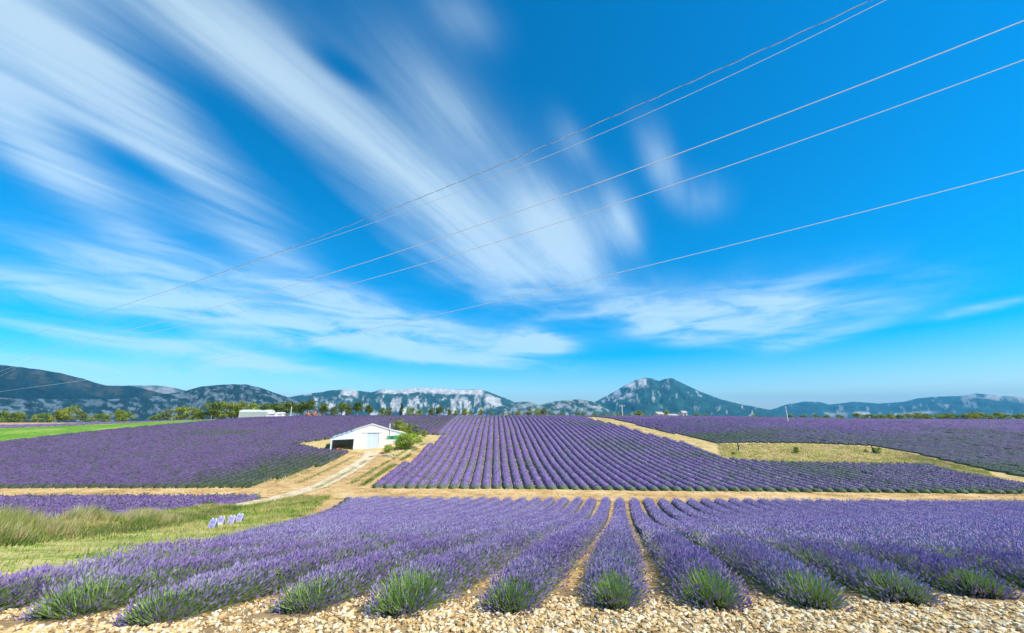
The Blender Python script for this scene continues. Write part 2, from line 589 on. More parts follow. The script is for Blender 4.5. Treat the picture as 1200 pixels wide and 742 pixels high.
PHI_N = R(14.3)
DN = np.array([math.sin(PHI_N), math.cos(PHI_N)])          # near rows' direction
NN = np.array([math.cos(PHI_N), -math.sin(PHI_N)])         # across them
SPACE = 1.64
OFF_N = float(np.dot(np.array([1.75, 7.8]), NN)) % SPACE   # one row passes through this spot


def gap_dist(x, y):
    """distance from the centre of the nearest near-field row"""
    d = (x * NN[0] + y * NN[1] - OFF_N) / SPACE
    return np.abs(d - np.round(d)) * SPACE


n = 30000
sx = rng.uniform(-18, 24, n)
sy = 4.8 + 20 * rng.random(n) ** 2.0
sx = np.concatenate([sx, rng.uniform(-11, 12, 14500)])
sy = np.concatenate([sy, rng.uniform(5.5, 8.2, 14500)])
n = len(sx)
front = np.interp(sx, [-10, -4, 0, 13], [6.1, 6.7, 7.3, 8.0])
keep = (np.abs(sx) < 1.25 * sy + 1.5) & ((sy < front + 0.1) | (gap_dist(sx, sy) > 0.40 + 0.12 * rng.random(n)))
keep &= sx > np.interp(sy, [p[1] for p in NEAR_LEFT], [p[0] for p in NEAR_LEFT]) - 1.0 + (sy < 7.4) * -30
keep &= rng.random(n) < np.where(sy < front + .3, 1.0, 0.62)
sx, sy = sx[keep], sy[keep]
size = 0.036 + 0.080 * rng.random(len(sx)) ** 1.9
mb = MB()
for k in range(12):
    sel = np.arange(len(sx)) % 12 == k
    V0, F0 = ROCKS[k]
    c = int(sel.sum())
    a = rng.uniform(0, 6.28, c)
    ca, sa = np.cos(a), np.sin(a)
    P = V0[None] * size[sel][:, None, None]
    tilt = rng.normal(0, .35, c)
    P = np.stack([P[..., 0], P[..., 1] * np.cos(tilt)[:, None] - P[..., 2] * np.sin(tilt)[:, None], P[..., 1] * np.sin(tilt)[:, None] + P[..., 2] * np.cos(tilt)[:, None]], -1)
    Q = np.stack([P[..., 0] * ca[:, None] - P[..., 1] * sa[:, None] + sx[sel][:, None], P[..., 0] * sa[:, None] + P[..., 1] * ca[:, None] + sy[sel][:, None],
                  P[..., 2] + (gz(sx[sel], sy[sel]) + 0.035 + size[sel] * 0.12)[:, None]], -1)
    ci = STONE_C[rng.integers(0, 6, c)] * rng.uniform(.85, 1.12, (c, 1))
    FF = (F0[None] + (np.arange(c) * 12)[:, None, None]).reshape(-1, 3)
    mb.add(Q.reshape(-1, 3), FF, np.repeat(ci, 12, 0))
stony = bpy.data.objects['stony_ground']
gr = obj('gravel', mb.mesh('gravel'), M_stone, stony)
gr['kind'] = 'stuff'
stone_meshes = []
for k in range(12):
    V0, F0 = ROCKS[k]
    for ci in (0, 2, 4):
        stone_meshes.append(make_mesh('stone', V0, F0, np.broadcast_to(STONE_C[(ci + k) % 6], (12, 3))))
        stone_meshes[-1].materials.append(M_stone)
for i in range(260):
    y = rng.uniform(5.7, 8.2) if i < 210 else rng.uniform(8, 12)
    x = rng.uniform(-1.2 * y - .5, 1.2 * y + 1.5)
    if i >= 210:
        q = np.round((x * NN[0] + y * NN[1] - OFF_N) / SPACE - .5) + .5
        d = q * SPACE + OFF_N - (x * NN[0] + y * NN[1]) + rng.normal(0, .08)
        x, y = x + d * NN[0], y + d * NN[1]
    if y > np.interp(x, [-9, -4, 0, 13], [5.9, 6.4, 6.9, 7.6]) and gap_dist(x, y) < .5:
        y = rng.uniform(5.7, 6.5)
    s = rng.uniform(.10, .165)
    o = obj('stone', stone_meshes[i % 36], None, stony, (x, y, gz(x, y) + .03 + s * .12))
    o.scale = (s, s * rng.uniform(.8, 1.1), s * rng.uniform(.7, 1.1))
    o.rotation_euler = (rng.normal(0, .25), rng.normal(0, .25), rng.uniform(0, 6.28))

def scatter_stones(name, x, y, smin, smax, parent):
    m_ = MB()
    sz = smin + (smax - smin) * rng.random(len(x)) ** 2.5
    for k in range(6):
        sel = np.arange(len(x)) % 6 == k
        V0, F0 = ROCKS[k]
        c = int(sel.sum())
        a = rng.uniform(0, 6.28, c)
        P = V0[None] * sz[sel][:, None, None]
        Q = np.stack([P[..., 0] * np.cos(a)[:, None] - P[..., 1] * np.sin(a)[:, None] + x[sel][:, None], P[..., 0] * np.sin(a)[:, None] + P[..., 1] * np.cos(a)[:, None] + y[sel][:, None],
                      P[..., 2] + (gz(x[sel], y[sel]) + .05 + sz[sel] * .15)[:, None]], -1)
        ci = STONE_C[rng.integers(0, 6, c)] * rng.uniform(.7, 1.12, (c, 1))
        m_.add(Q.reshape(-1, 3), (F0[None] + (np.arange(c) * 12)[:, None, None]).reshape(-1, 3), np.repeat(ci, 12, 0))
    o = obj(name, m_.mesh(name), M_stone, bpy.data.objects[parent])
    o['kind'] = 'stuff'


xr = rng.uniform(-85, 85, 5200)
yr = rng.uniform(52.8, 62.6, 5200)
k = rng.random(5200) < sst(fbm(xr * .12, yr * .5, 3, 93), .38, .6)
scatter_stones('loose_stones', xr[k], yr[k], .07, .30, 'dirt_road')
yr = rng.uniform(28, 96, 700)
xr = np.interp(yr, [27, 40, 53, 64, 75, 90, 96], [-39, -34.4, -30.6, -28.3, -28.8, -30.2, -31.6]) + rng.normal(0, 1.8, 700)
scatter_stones('loose_stones', xr, yr, .06, .26, 'farm_track')

# ------------------------------------------------------------------ lavender
def inside(x, y, poly):
    r = np.zeros(x.shape, bool)
    n = len(poly)
    for i in range(n):
        x0, y0 = poly[i]
        x1, y1 = poly[(i + 1) % n]
        if y0 == y1:
            continue
        c = ((y0 > y) != (y1 > y)) & (x < (x1 - x0) * (y - y0) / (y1 - y0) + x0)
        r ^= c
    return r


def runs(poly, phi, space, off, step=0.1, minlen=1.2, jit=0.3, view=True):
    """row segments (start, end) of parallel rows inside a field"""
    d = np.array([math.sin(phi), math.cos(phi)])
    nn = np.array([math.cos(phi), -math.sin(phi)])
    P = np.array(poly, float)
    a, b = P @ nn, P @ d
    k0, k1 = math.ceil((a.min() - off) / space), math.floor((a.max() - off) / space)
    out = []
    for k in range(k0, k1 + 1):
        t = np.arange(b.min() - 1, b.max() + 1, step)
        x = nn[0] * (off + k * space) + d[0] * t
        y = nn[1] * (off + k * space) + d[1] * t
        ok = inside(x, y, poly)
        if view:
            ok &= np.abs(x) < 1.30 * y + 5
        e = np.diff(np.concatenate([[0], ok.astype(int), [0]]))
        for s0, s1 in zip(np.where(e == 1)[0], np.where(e == -1)[0] - 1):
            if (s1 - s0) * step >= minlen:
                out.append((t[s0] + rng.uniform(0, jit), t[s1] - rng.uniform(0, jit), off + k * space))
    return out, d, nn


PURPLE = np.array([0.30, 0.195, 0.45])
PURPLE2 = np.array([0.43, 0.325, 0.55])
GREYLAV = np.array([0.42, 0.38, 0.49])
GREEN = np.array([0.20, 0.35, 0.05])
GREEN2 = np.array([0.48, 0.62, 0.16])
SAGE = np.array([0.20, 0.26, 0.15])


def near_row(t0, t1, off, d, nn, label, group):
    Lr = t1 - t0
    big, bare = rng.uniform(.80, 1.16), rng.uniform(.85, 1.0)
    o0 = nn * off + d * t0
    org = np.array([o0[0], o0[1], gz(*o0)])
    root = thing('lavender_row', label, 'lavender row', org, 0, group)

    def centre(s, lat=0.0):
        x = nn[0] * (off + lat) + d[0] * (t0 + s)
        y = nn[1] * (off + lat) + d[1] * (t0 + s)
        return x, y

    # leafy body of the row
    step = 0.16 if o0[1] < 26 else 0.22
    ns = max(int(Lr / step), 6)
    s = np.linspace(-0.30, Lr + 0.30, ns)
    nc = 9
    th = np.linspace(-92, 92, nc) * math.pi / 180
    endf = np.sqrt(np.clip(1 - np.clip((0.42 - s) / 0.72, 0, 1) ** 2, 0, 1)) * np.sqrt(np.clip(1 - np.clip((s - Lr + 0.42) / 0.72, 0, 1) ** 2, 0, 1))
    S, TH = np.meshgrid(s, th, indexing='ij')
    E = endf[:, None]
    plant = 0.90 + 0.14 * np.cos((S + off * 7.7) * 2 * math.pi / 0.62) * 0.5 + 0.2 * (fbm(S * 1.7, TH * 1.2 + off * 3.1, 3, 11) - .5)
    zc = np.hypot(o0[0] + d[0] * S, o0[1] + d[1] * S)
    jit = 1 + lerp(0.16, 0.09, sst(zc, 10, 20)) * (rng.random(S.shape) - .5)
    fill = lerp(0.80, 0.96, sst(zc, 10, 20))
    wide = lerp(0.48, 0.64, sst(zc, 9, 19))
    wide = wide * np.clip(.82 + .18 * S / 3.2, .8, 1)
    lat = np.sin(TH) * wide * plant * jit * fill * E
    up = np.maximum(np.cos(TH), -0.05) * lerp(0.45, 0.54, sst(zc, 9, 19)) * plant * jit * fill * (0.25 + 0.75 * E)
    X, Y = centre(S, lat)
    Z = gz(X, Y) + up
    V = np.stack([X, Y, Z], -1) - org
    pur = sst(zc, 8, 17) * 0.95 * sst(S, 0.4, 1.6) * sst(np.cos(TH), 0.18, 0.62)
    c = lerp(np.array([0.035, 0.05, 0.02]), np.array([0.09, 0.11, 0.05]), rng.random(S.shape)[..., None])  # leaf colour darkened to stand in for shade between stems and rows
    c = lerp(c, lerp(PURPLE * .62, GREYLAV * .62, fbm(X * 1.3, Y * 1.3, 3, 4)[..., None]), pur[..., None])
    I = (np.arange(ns - 1)[:, None] * nc + np.arange(nc - 1)[None])
    F = np.stack([I, I + 1, I + nc + 1, I + nc], -1).reshape(-1, 4)
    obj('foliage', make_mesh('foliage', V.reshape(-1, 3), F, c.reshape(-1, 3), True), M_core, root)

    # stems and flower spikes
    grid = np.arange(0, Lr, 0.25)
    gx, gy = centre(grid)
    dist = np.hypot(gx, gy)
    vis = np.abs(gx) < 1.24 * gy + 2.0
    dens = np.interp(dist, [6, 11, 15, 22, 34, 52, 80], [760, 720, 520, 340, 210, 140, 100]) * vis
    nst = rng.poisson(dens * 0.25)
    s = np.repeat(grid, nst) + rng.random(nst.sum()) * 0.25
    extra = int(460 * (dist[0] < 16) + 90 * (dist[0] >= 16)) if vis[0] else 0
    endstem = np.concatenate([np.zeros(len(s), bool), np.ones(extra, bool)])
    s = np.concatenate([s, np.abs(rng.normal(0, .12, extra))])
    flank = rng.poisson(np.interp(dist, [7, 11, 17, 18], [150, 110, 50, 0]) * vis)
    fs = np.repeat(grid, flank) + rng.random(flank.sum()) * .25
    low = np.concatenate([np.zeros(len(s), bool), np.ones(len(fs), bool)])
    endstem = np.concatenate([endstem, np.zeros(len(fs), bool)])
    s = np.concatenate([s, fs])
    if len(s) < 5:
        return root
    N = len(s)
    th = (rng.random(N) * 2 - 1) * R(86)
    th = np.where(rng.random(N) < .35, th * .55, th)
    th = th * np.interp(np.hypot(*centre(s)), [10, 20], [1.0, .72])  # far flanks get few flowers, so the darkened body draws shaded gaps
    th = np.where(low, np.sign(th) * R(1) * rng.uniform(52, 92, N), th)
    al = rng.normal(0, .28, N)
    fe = np.clip(1 - s / 0.55, 0, 1)
    be = np.clip(1 - (Lr - s) / 0.55, 0, 1)
    al = al - fe * rng.uniform(0, 1.5, N) + be * rng.uniform(0, 1.5, N)
    al = np.where(endstem, -rng.uniform(.15, 2.4, N), al)
    al = np.clip(al, -2.2, 2.2)
    x, y = centre(s, rng.normal(0, .09, N))
    z = gz(x, y)
    base = np.stack([x, y, z], -1)
    D = np.sin(th)[:, None] * np.array([nn[0], nn[1], 0]) + np.cos(th)[:, None] * np.array([0, 0, 1.0]) + al[:, None] * np.array([d[0], d[1], 0])
    D /= np.linalg.norm(D, axis=1)[:, None]
    hor = np.linalg.norm(D[:, :2], axis=1)
    plant = (0.92 + 0.07 * np.cos((s + off * 7.7) * 2 * math.pi / 0.62) + 0.36 * (fbm(s * 1.7, th * 1.2 + off * 3.1, 3, 11) - .5)) * lerp(1, big, np.clip(1 - s / 2.5, 0, 1))
    dd = np.hypot(x, y)
    Rl = plant * lerp(lerp(0.54, 0.575, sst(dd, 9, 19)), lerp(0.555, 0.68, sst(dd, 9, 19)), hor) * rng.normal(1.0, .06, N)
    Rl = Rl * lerp(1.0, np.clip(.80 + .2 * s / 3.2, .8, 1), hor)
    D[:, 2] = np.maximum(D[:, 2], 0.03)
    tip = base + D * Rl[:, None]
    tip[:, 2] += lerp(0.05, 0.0, sst(np.hypot(x, y), 12, 20))
    dist = np.hypot(tip[:, 0], tip[:, 1])
    wind = np.array([0.22, 0.05, 0])
    SD = D * 0.75 + np.array([0, 0, .42]) + wind + rng.normal(0, .16, (N, 3))
    SD /= np.linalg.norm(SD, axis=1)[:, None]
    # flowers are fewer on the end plants and low on the flanks
    patch = fbm(x * .55 + 3, y * .55, 3, 77)
    front = np.clip(1 - s / 1.9, 0, 1) ** .55 * (1 - .75 * sst(np.abs(np.sin(th)), .55, .92)) * sst(-al + fe * .5, -.2, .5)
    pf = (0.95 - 0.90 * bare * front) * (0.66 + 0.34 * sst(D[:, 2], .05, .5))
    pf = pf * (1 - 0.55 * sst(patch, .55, .72) * (1 - sst(dist, 14, 34)))
    pf = np.where(endstem, 0.10 + .55 * sst(np.abs(np.sin(th)), .6, .95), pf)
    pf = np.where(low, .30, pf)
    fl = rng.random(N) < pf
    stem = dist < 30
    rnd = rng.normal(0, 1, (N, 3))
    side = np.cross(SD, rnd)
    side /= np.linalg.norm(side, axis=1)[:, None] + 1e-9
    side2 = np.cross(SD, side)
    mbl = MB()
    # stems / leaves
    k = np.where(stem | (~fl & (dist < 45)))[0]
    w = np.where(fl[k], .0042, .0085) * np.interp(dist[k], [8, 30], [1, 2.3])
    p0 = base[k] + D[k] * (Rl[k] * np.where(low[k], rng.uniform(.25, .5, len(k)), rng.uniform(.38, .6, len(k))))[:, None]
    p1 = tip[k] + SD[k] * np.where(fl[k], 0, .05)[:, None]
    V = np.stack([p0 - side[k] * w[:, None], p0 + side[k] * w[:, None], p1], 1).reshape(-1, 3) - org
    g = lerp(GREEN, GREEN2, rng.random(len(k))[:, None])
    g = lerp(g, SAGE, (rng.random(len(k)) * .6)[:, None])
    mbl.add(V, np.arange(len(k) * 3).reshape(-1, 3), np.repeat(g, 3, 0))
    me = mbl.mesh('stems') if mbl.n else None
    if me:
        so = obj('stems', me, M_spike, root)
        so['kind'] = 'stuff'
    # spikes
    k = np.where(fl)[0]
    sc = np.interp(dist[k], [7, 14, 25, 45, 80], [1.0, 1.1, 1.4, 1.9, 2.5]) * rng.uniform(.75, 1.25, len(k))
    ln, w = .080 * sc ** .2, .0130 * sc
    p0 = tip[k] - SD[k] * .01
    c = lerp(PURPLE, PURPLE2, rng.random(len(k))[:, None])
    c = lerp(c, GREYLAV * 1.1, (sst(fbm(x[k] * .8, y[k] * .8, 3, 21), .35, .7) * rng.random(len(k)))[:, None])
    c = c * rng.uniform(.8, 1.15, (len(k), 1))

    def rhomb(sd, kk):
        a = p0[kk]
        mid = a + SD[k][kk] * (ln[kk] * .42)[:, None]
        e = a + SD[k][kk] * ln[kk][:, None]
        return np.stack([a, mid - sd[k][kk] * w[kk][:, None], e, mid + sd[k][kk] * w[kk][:, None]], 1).reshape(-1, 3) - org

    ms = MB()
    al_ = np.arange(len(k))
    if len(k):
        V = rhomb(side, al_)
        ms.add(V, np.arange(len(V)).reshape(-1, 4), np.repeat(c, 4, 0))
        nk = np.where(dist[k] < 15)[0]
        V = rhomb(side2, nk)
        if len(nk):
            ms.add(V, np.arange(len(V)).reshape(-1, 4), np.repeat(c[nk], 4, 0))
        so = obj('flower_spikes', ms.mesh('flower_spikes'), M_spike, root)
        so['kind'] = 'stuff'
    return root


NEAR = NEAR_LEFT[::1] + [(0, 53.6), (20, 52.6), (75, 50.2), (80, 47), (14, 8.1), (9, 7.6), (0, 7.2), (-4, 6.65)]
segs, d, nn = runs(NEAR, PHI_N, SPACE, OFF_N, jit=.75)
for t0, t1, off in segs:
    p = nn * off + d * t0
    if p[1] < 9.5 and abs(off - float(np.dot(np.array([1.75, 7.8]), nn))) < .3:
        lab, grp = 'straight lavender row with an open stony gap on either side', None
    elif p[1] < 9.2 and p[0] > -10.5:
        lab = 'bushy lavender row with green front end beside the limestone rubble'
        grp = 'foreground lavender rows starting at the rubble'
    elif p[0] < 0:
        lab = 'foreground lavender row starting along the grass verge with the signs'
        grp = 'foreground lavender rows starting at the grass verge'
    else:
        lab = 'foreground lavender row running to the dirt road, without rubble at its start'
        grp = 'foreground lavender rows on the far side of the rubble'
    near_row(t0, t1, off, d, nn, lab, grp)


def far_row(t0, t1, off, d, nn, label, group, hw=.69, ht=.62, bloom=None, stepf=1.0, tuft=1.0, scale=1.0, tone=1.0):
    """row seen from far: bumpy plant by plant, with tufts of flowers"""
    Lr = t1 - t0
    o0 = nn * off + d * t0
    org = np.array([o0[0], o0[1], gz(*o0)])
    step = np.interp(o0[1], [30, 60, 110, 160], [.30, .34, .55, .7]) * stepf
    ns = max(int(Lr / step), 5)
    s = np.linspace(-.25, Lr + .25, ns)
    nc = 7
    th = np.linspace(-93, 93, nc) * math.pi / 180
    S, TH = np.meshgrid(s, th, indexing='ij')
    E = (np.sqrt(np.clip(1 - np.clip((.45 - s) / .7, 0, 1) ** 2, 0, 1)) * np.sqrt(np.clip(1 - np.clip((s - Lr + .45) / .7, 0, 1) ** 2, 0, 1)))[:, None]
    pl = 0.96 + .14 * (vnoise(S / .65, S * 0 + off * 5.3, 31) - .5) + .09 * (rng.random(S.shape) - .5)
    x0 = nn[0] * off + d[0] * (t0 + S)
    y0 = nn[1] * off + d[1] * (t0 + S)
    gap = sst(vnoise(S / 1.1, S * 0 + off * 3.7, 91), .06, .16)      # missing or small plants
    pl = pl * (.55 + .45 * gap)
    lat = np.sin(TH) * hw * pl * E
    X, Y = x0 + nn[0] * lat, y0 + nn[1] * lat
    Z = gz(X, Y) + np.maximum(np.cos(TH), -.06) * ht * pl * (.2 + .8 * E)
    b = bloom(x0, y0) if bloom is not None else 1.0
    fr = sst(np.minimum(S, Lr - S), -.1, 1.1)
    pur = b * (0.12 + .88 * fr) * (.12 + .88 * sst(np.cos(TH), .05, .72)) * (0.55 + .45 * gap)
    nz = fbm(X * .9, Y * .9, 3, 61)
    pur = np.clip(pur * (1.2 - .75 * sst(nz, .5, .8)) + .12 * (rng.random(S.shape) - .5), 0, 1)
    pc = lerp(PURPLE * np.array([1.12, .86, 1.06]), GREYLAV, np.clip(.35 * fbm(X * .12, Y * .12, 3, 71) + .25 * rng.random(S.shape), 0, 1)[..., None])
    gc = lerp(GREEN * .85, SAGE, rng.random(S.shape)[..., None])
    c = lerp(gc, pc, pur[..., None]) * tone * (0.36 + .30 * rng.random(S.shape))[..., None]  # colours scaled down, standing in for fine shade among the flowers
    V = np.stack([X, Y, Z], -1) - org
    I = (np.arange(ns - 1)[:, None] * nc + np.arange(nc - 1)[None])
    F = np.stack([I, I + 1, I + nc + 1, I + nc], -1).reshape(-1, 4)
    m_ = MB()
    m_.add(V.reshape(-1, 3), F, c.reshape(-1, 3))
    # tufts standing out of the surface
    yy = .5 * (o0[1] + o0[1] + d[1] * Lr)
    nt = int(Lr * np.interp(yy, [35, 75, 120, 180], [60, 34, 12, 7]) * tuft)
    if nt:
        i = rng.integers(0, ns, nt)
        j = rng.integers(1, nc - 1, nt)
        p = V[i, j] + rng.normal(0, .09, (nt, 3))
        up = np.array([.12, 0, 1]) + rng.normal(0, .35, (nt, 3)) + np.sin(th[j])[:, None] * .6 * np.array([nn[0], nn[1], 0])
        up /= np.linalg.norm(up, axis=1)[:, None]
        sd = np.cross(up, rng.normal(0, 1, (nt, 3)))
        sd /= np.linalg.norm(sd, axis=1)[:, None]
        h = rng.uniform(.09, .19, nt)[:, None] * scale
        w = rng.uniform(.05, .10, nt)[:, None] * scale
        T = np.stack([p - sd * w, p + sd * w, p + up * h], 1).reshape(-1, 3)
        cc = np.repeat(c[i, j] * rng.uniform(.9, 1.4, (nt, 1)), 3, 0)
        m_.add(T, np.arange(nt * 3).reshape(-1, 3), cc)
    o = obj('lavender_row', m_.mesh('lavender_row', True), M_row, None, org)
    return tag(o, label, 'lavender row', group)


PHI_M = R(-2.4)
MID = [(-21.5, 62.4), (0, 61.4), (25, 60.0), (70, 58.2), (78, 57.8), (76.5, 66), (77, 73), (79.5, 80.8), (66, 81.6), (50.5, 83.1), (44.5, 86.5), (44, 100), (38.1, 119), (30.5, 151), (27, 196), (-116, 196), (-112.5, 156),
       (-120.5, 130), (-129, 105), (-140, 84), (-150, 61.6), (-38.5, 62.2), (-36.5, 80), (-35.5, 94), (-44, 96.6), (-54, 103.5), (-46, 113), (-30, 118), (-18.5, 116), (-19.7, 110)]


def bloom_mid(x, y):
    young = sst(-x, 56, 40) * sst(-x, 33, 37) * (1 - sst(y, 84, 99))
    wide = fbm(x * .035, y * .05, 3, 123)
    rightg = sst(x, 12, 50) * sst(y, 92, 76) * .22 + sst(x, 8, 30) * sst(y, 118, 90) * .16
    return np.clip(1.02 - .16 * sst(-x, 30, 60) * (1 - sst(y, 120, 165)) - .75 * young - .35 * sst(wide, .52, .75) - rightg, 0, 1)


segs, d, nn = runs(MID, PHI_M, 1.6, 0.35, jit=.35)
for t0, t1, off in segs:
    p0, p1 = nn * off + d * t0, nn * off + d * t1
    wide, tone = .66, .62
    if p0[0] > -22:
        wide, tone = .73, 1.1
        lab, grp = 'purple lavender row on the slope between dirt road and dry grass clearing', 'lavender rows on the slope right of the barn'
    elif p0[1] > 100:
        lab, grp = 'lavender row on the crest behind the barn', 'lavender rows behind the barn'
    elif p0[0] > -46:
        lab, grp = 'grey green young lavender row with weeds beside the farm track', 'young lavender rows beside the track'
    else:
        lab, grp = 'purple lavender row climbing from the dirt road to the green field', 'lavender rows below the green field'
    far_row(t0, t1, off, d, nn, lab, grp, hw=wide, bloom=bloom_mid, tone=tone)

RIGHT = [(51.5, 104.2), (60, 104.8), (74.5, 104.2), (86, 101.4), (88.8, 96.4), (88.8, 89.6), (85.6, 76.4), (82.5, 62), (240, 55), (240, 196), (26, 196), (34.5, 178), (42.8, 128)]


def bloom_right(x, y):
    return np.clip(.52 + .5 * sst(y, 108, 140) - .3 * sst(fbm(x * .06, y * .09, 3, 223), .5, .7), 0, 1)


segs, d, nn = runs(RIGHT, R(-15), 1.7, 0.6, jit=.4, minlen=3)
for t0, t1, off in segs:
    far_row(t0, t1, off, d, nn, 'half green lavender row in the flat field behind the dry clearing', 'lavender rows beyond the dry clearing', hw=.56, ht=.52, bloom=bloom_right, stepf=1.3, tuft=.55)

SMALL = [(-90, 54.8), (-34, 55.6), (-31.2, 55.0), (-32.2, 51), (-36.0, 40), (-41, 28.5), (-80, 28)]
segs, d, nn = runs(SMALL, R(6), 1.6, 0.2, jit=.5, minlen=2)
for t0, t1, off in segs:
    far_row(t0, t1, off, d, nn, 'lavender row of the small patch between dirt road and tall grass', 'lavender rows of the small patch', hw=.74, ht=.6,
            bloom=lambda x, y: .93 + 0 * x, stepf=.8, tuft=1.3)
STRIP = [(-242, 104), (-177, 131), (-160, 153), (-143, 175), (-133, 194), (-150, 200), (-170, 178), (-186, 160), (-260, 130)]
segs, d, nn = runs(STRIP, R(-24), 3.2, 0.2, jit=.5, minlen=4)
for t0, t1, off in segs:
    far_row(t0, t1, off, d, nn, 'pale lavender row in the narrow strip behind the green field', 'lavender rows behind the green field', hw=1.0, ht=.5, stepf=1.5, tuft=.6)

# ------------------------------------------------------------------ grass
def blades(x, y, h, w, cols, lean=.35, wind=(.25, .05)):
    n = len(x)
    z = gz(x, y) + .02
    b = np.stack([x, y, z], -1)
    up = np.stack([rng.normal(wind[0], lean, n), rng.normal(wind[1], lean, n), np.ones(n)], -1)
    up /= np.linalg.norm(up, axis=1)[:, None]
    a = rng.uniform(0, 6.28, n)
    sd = np.stack([np.cos(a), np.sin(a), 0 * a], -1)
    V = np.stack([b - sd * w[:, None], b + sd * w[:, None], b + up * h[:, None]], 1).reshape(-1, 3)
    q = (fbm(x * .55 + 11, y * .55, 3, 401) - .5) * 2.4 + .62 + rng.normal(0, .16, n)
    c = cols[np.clip((q * len(cols)).astype(int), 0, len(cols) - 1)] * rng.uniform(.75, 1.2, (n, 1))
    return V, np.arange(n * 3).reshape(-1, 3), np.repeat(c, 3, 0)


GC = np.array([(.20, .32, .04), (.32, .42, .06), (.46, .50, .10), (.60, .52, .18), (.68, .56, .26), (.26, .38, .07)])
DRY = np.array([(.62, .50, .24), (.54, .40, .16), (.66, .56, .30), (.42, .38, .10), (.48, .32, .14), (.34, .38, .08)])
PALE = np.array([(.70, .66, .36), (.62, .62, .28), (.56, .56, .22), (.74, .66, .42), (.50, .36, .18)])


def in_loft(n, A, B):
    A, B = resample(A, 200), resample(B, 200)
    t = rng.random(n)
    i = (t * 199).astype(int)
    u = rng.random(n)[:, None]
    p = A[i] * (1 - u) + B[i] * u + rng.normal(0, .25, (n, 2))
    return p[:, 0], p[:, 1]


def grass_obj(name, parts, label, cat='grass'):
    m_ = MB()
    for V, F, c in parts:
        m_.add(V, F, c)
    return tag(obj(name, m_.mesh(name), M_grass), label, cat, kind='stuff')


VA = [(-28.6, 56.5), (-30.4, 50), (-33.6, 39), (-38, 26), (-40, 14), (-26, 5)]
VB = [(-24, 56.5), (-23, 52), (-20, 43), (-17.2, 33), (-15.0, 24.5), (-11.1, 15), (-10.2, 11), (-10.8, 6.5)]
x, y = in_loft(52000, VA, VB)
k = np.abs(x) < 1.3 * y + 3
x, y = x[k], y[k]
pt = fbm(x * .35, y * .35, 3, 301)
sc = np.interp(y, [6, 25, 55], [.7, 1.1, 1.9])
parts = [blades(x, y, rng.uniform(.05, .16, len(x)) * (1 + pt) * np.sqrt(sc), .018 * sc, GC[[0, 1, 2, 3, 4, 3]])]
x2, y2 = in_loft(26000, VA, VB)
k = (np.abs(x2) < 1.3 * y2 + 3) & (fbm(x2 * .35, y2 * .35, 3, 301) > .48)
x2, y2 = x2[k], y2[k]
sc = np.interp(y2, [6, 25, 55], [.7, 1.1, 1.9])
parts.append(blades(x2, y2, rng.uniform(.06, .2, len(x2)) * np.sqrt(sc), .018 * sc, GC[[2, 3, 4, 3]]))
x3, y3 = in_loft(26000, VA, VB)
k = (np.abs(x3) < 1.3 * y3 + 3) & (fbm(x3 * .8, y3 * .8, 3, 303) > .50)
x3, y3 = x3[k], y3[k]
sc = np.interp(y3, [6, 25, 55], [.8, 1.2, 1.9])
parts.append(blades(x3, y3, rng.uniform(.12, .34, len(x3)) * np.sqrt(sc), .024 * sc, GC[[0, 5, 1, 2, 3]] * .8, .5))
grass_obj('verge_grass', parts, 'short yellow green grass on the verge around the purple signs')

BA = [(-34.0, 50), (-33, 44), (-31.5, 39), (-27, 28), (-22.5, 17), (-19.5, 9)]
BB = [(-31, 49), (-28.6, 42), (-27, 37), (-22.8, 27), (-19.0, 16.5), (-17, 9)]
x, y = in_loft(70000, BA, BB)
k = np.abs(x) < 1.3 * y + 3
x, y = x[k], y[k]
cl = fbm(x * .42, y * .42, 3, 311)
k = rng.random(len(x)) < sst(cl, .22, .6)
x, y, cl = x[k], y[k], cl[k]
sc = np.interp(y, [6, 25, 55], [.8, 1.1, 1.7])
h = (.16 + .95 * sst(cl, .36, .74)) * rng.uniform(.45, 1.1, len(x)) * (1 - .55 * sst(y, 26, 40))
low = h < .42
parts = [blades(x[low], y[low], h[low], .02 * sc[low], np.vstack([GC[1:4], DRY]), .4),
         blades(x[~low], y[~low], h[~low], .016 * sc[~low], np.array([(.26, .34, .07), (.42, .34, .12), (.60, .52, .22), (.70, .64, .30), (.76, .68, .40), (.54, .38, .17), (.42, .44, .11)]), .26)]
# darker weeds at the foot of the bank
x, y = in_loft(6000, [(p[0] - 1.2, p[1] + .4) for p in BB], [(p[0] + 1.0, p[1] - .5) for p in BB])
parts.append(blades(x, y, rng.uniform(.15, .5, len(x)), np.full(len(x), .03), np.array([(.07, .13, .025), (.12, .18, .04), (.24, .19, .07), (.18, .26, .06)]), .5))
grass_obj('tall_grass', parts, 'tall straw coloured grass on the bank beside the small lavender patch')

x, y = in_loft(44000, [(51, 103.4), (60, 103.6), (74, 103), (85, 100.4), (88, 95.6), (87.8, 89), (84.6, 76)], [(44.6, 90), (47, 86), (52, 83.8), (66, 82.4), (79.4, 81.4), (77.8, 74), (77, 67)])
pt = fbm(x * .25, y * .25, 3, 321)
gsel = (pt > .52)
parts = [blades(x[~gsel], y[~gsel], rng.uniform(.1, .35, (~gsel).sum()), np.full((~gsel).sum(), .05), DRY),
         blades(x[gsel], y[gsel], rng.uniform(.1, .4, gsel.sum()), np.full(gsel.sum(), .05), GC[[1, 2, 3, 4]])]
x, y = in_loft(4500, [(34, 170), (42, 127), (50.6, 104)], [(30.8, 150), (38.6, 118), (44.6, 98)])
parts.append(blades(x, y, rng.uniform(.08, .25, len(x)), np.full(len(x), .05), DRY))
grass_obj('dry_grass', parts, 'dry yellow grass of the clearing between the lavender slopes')

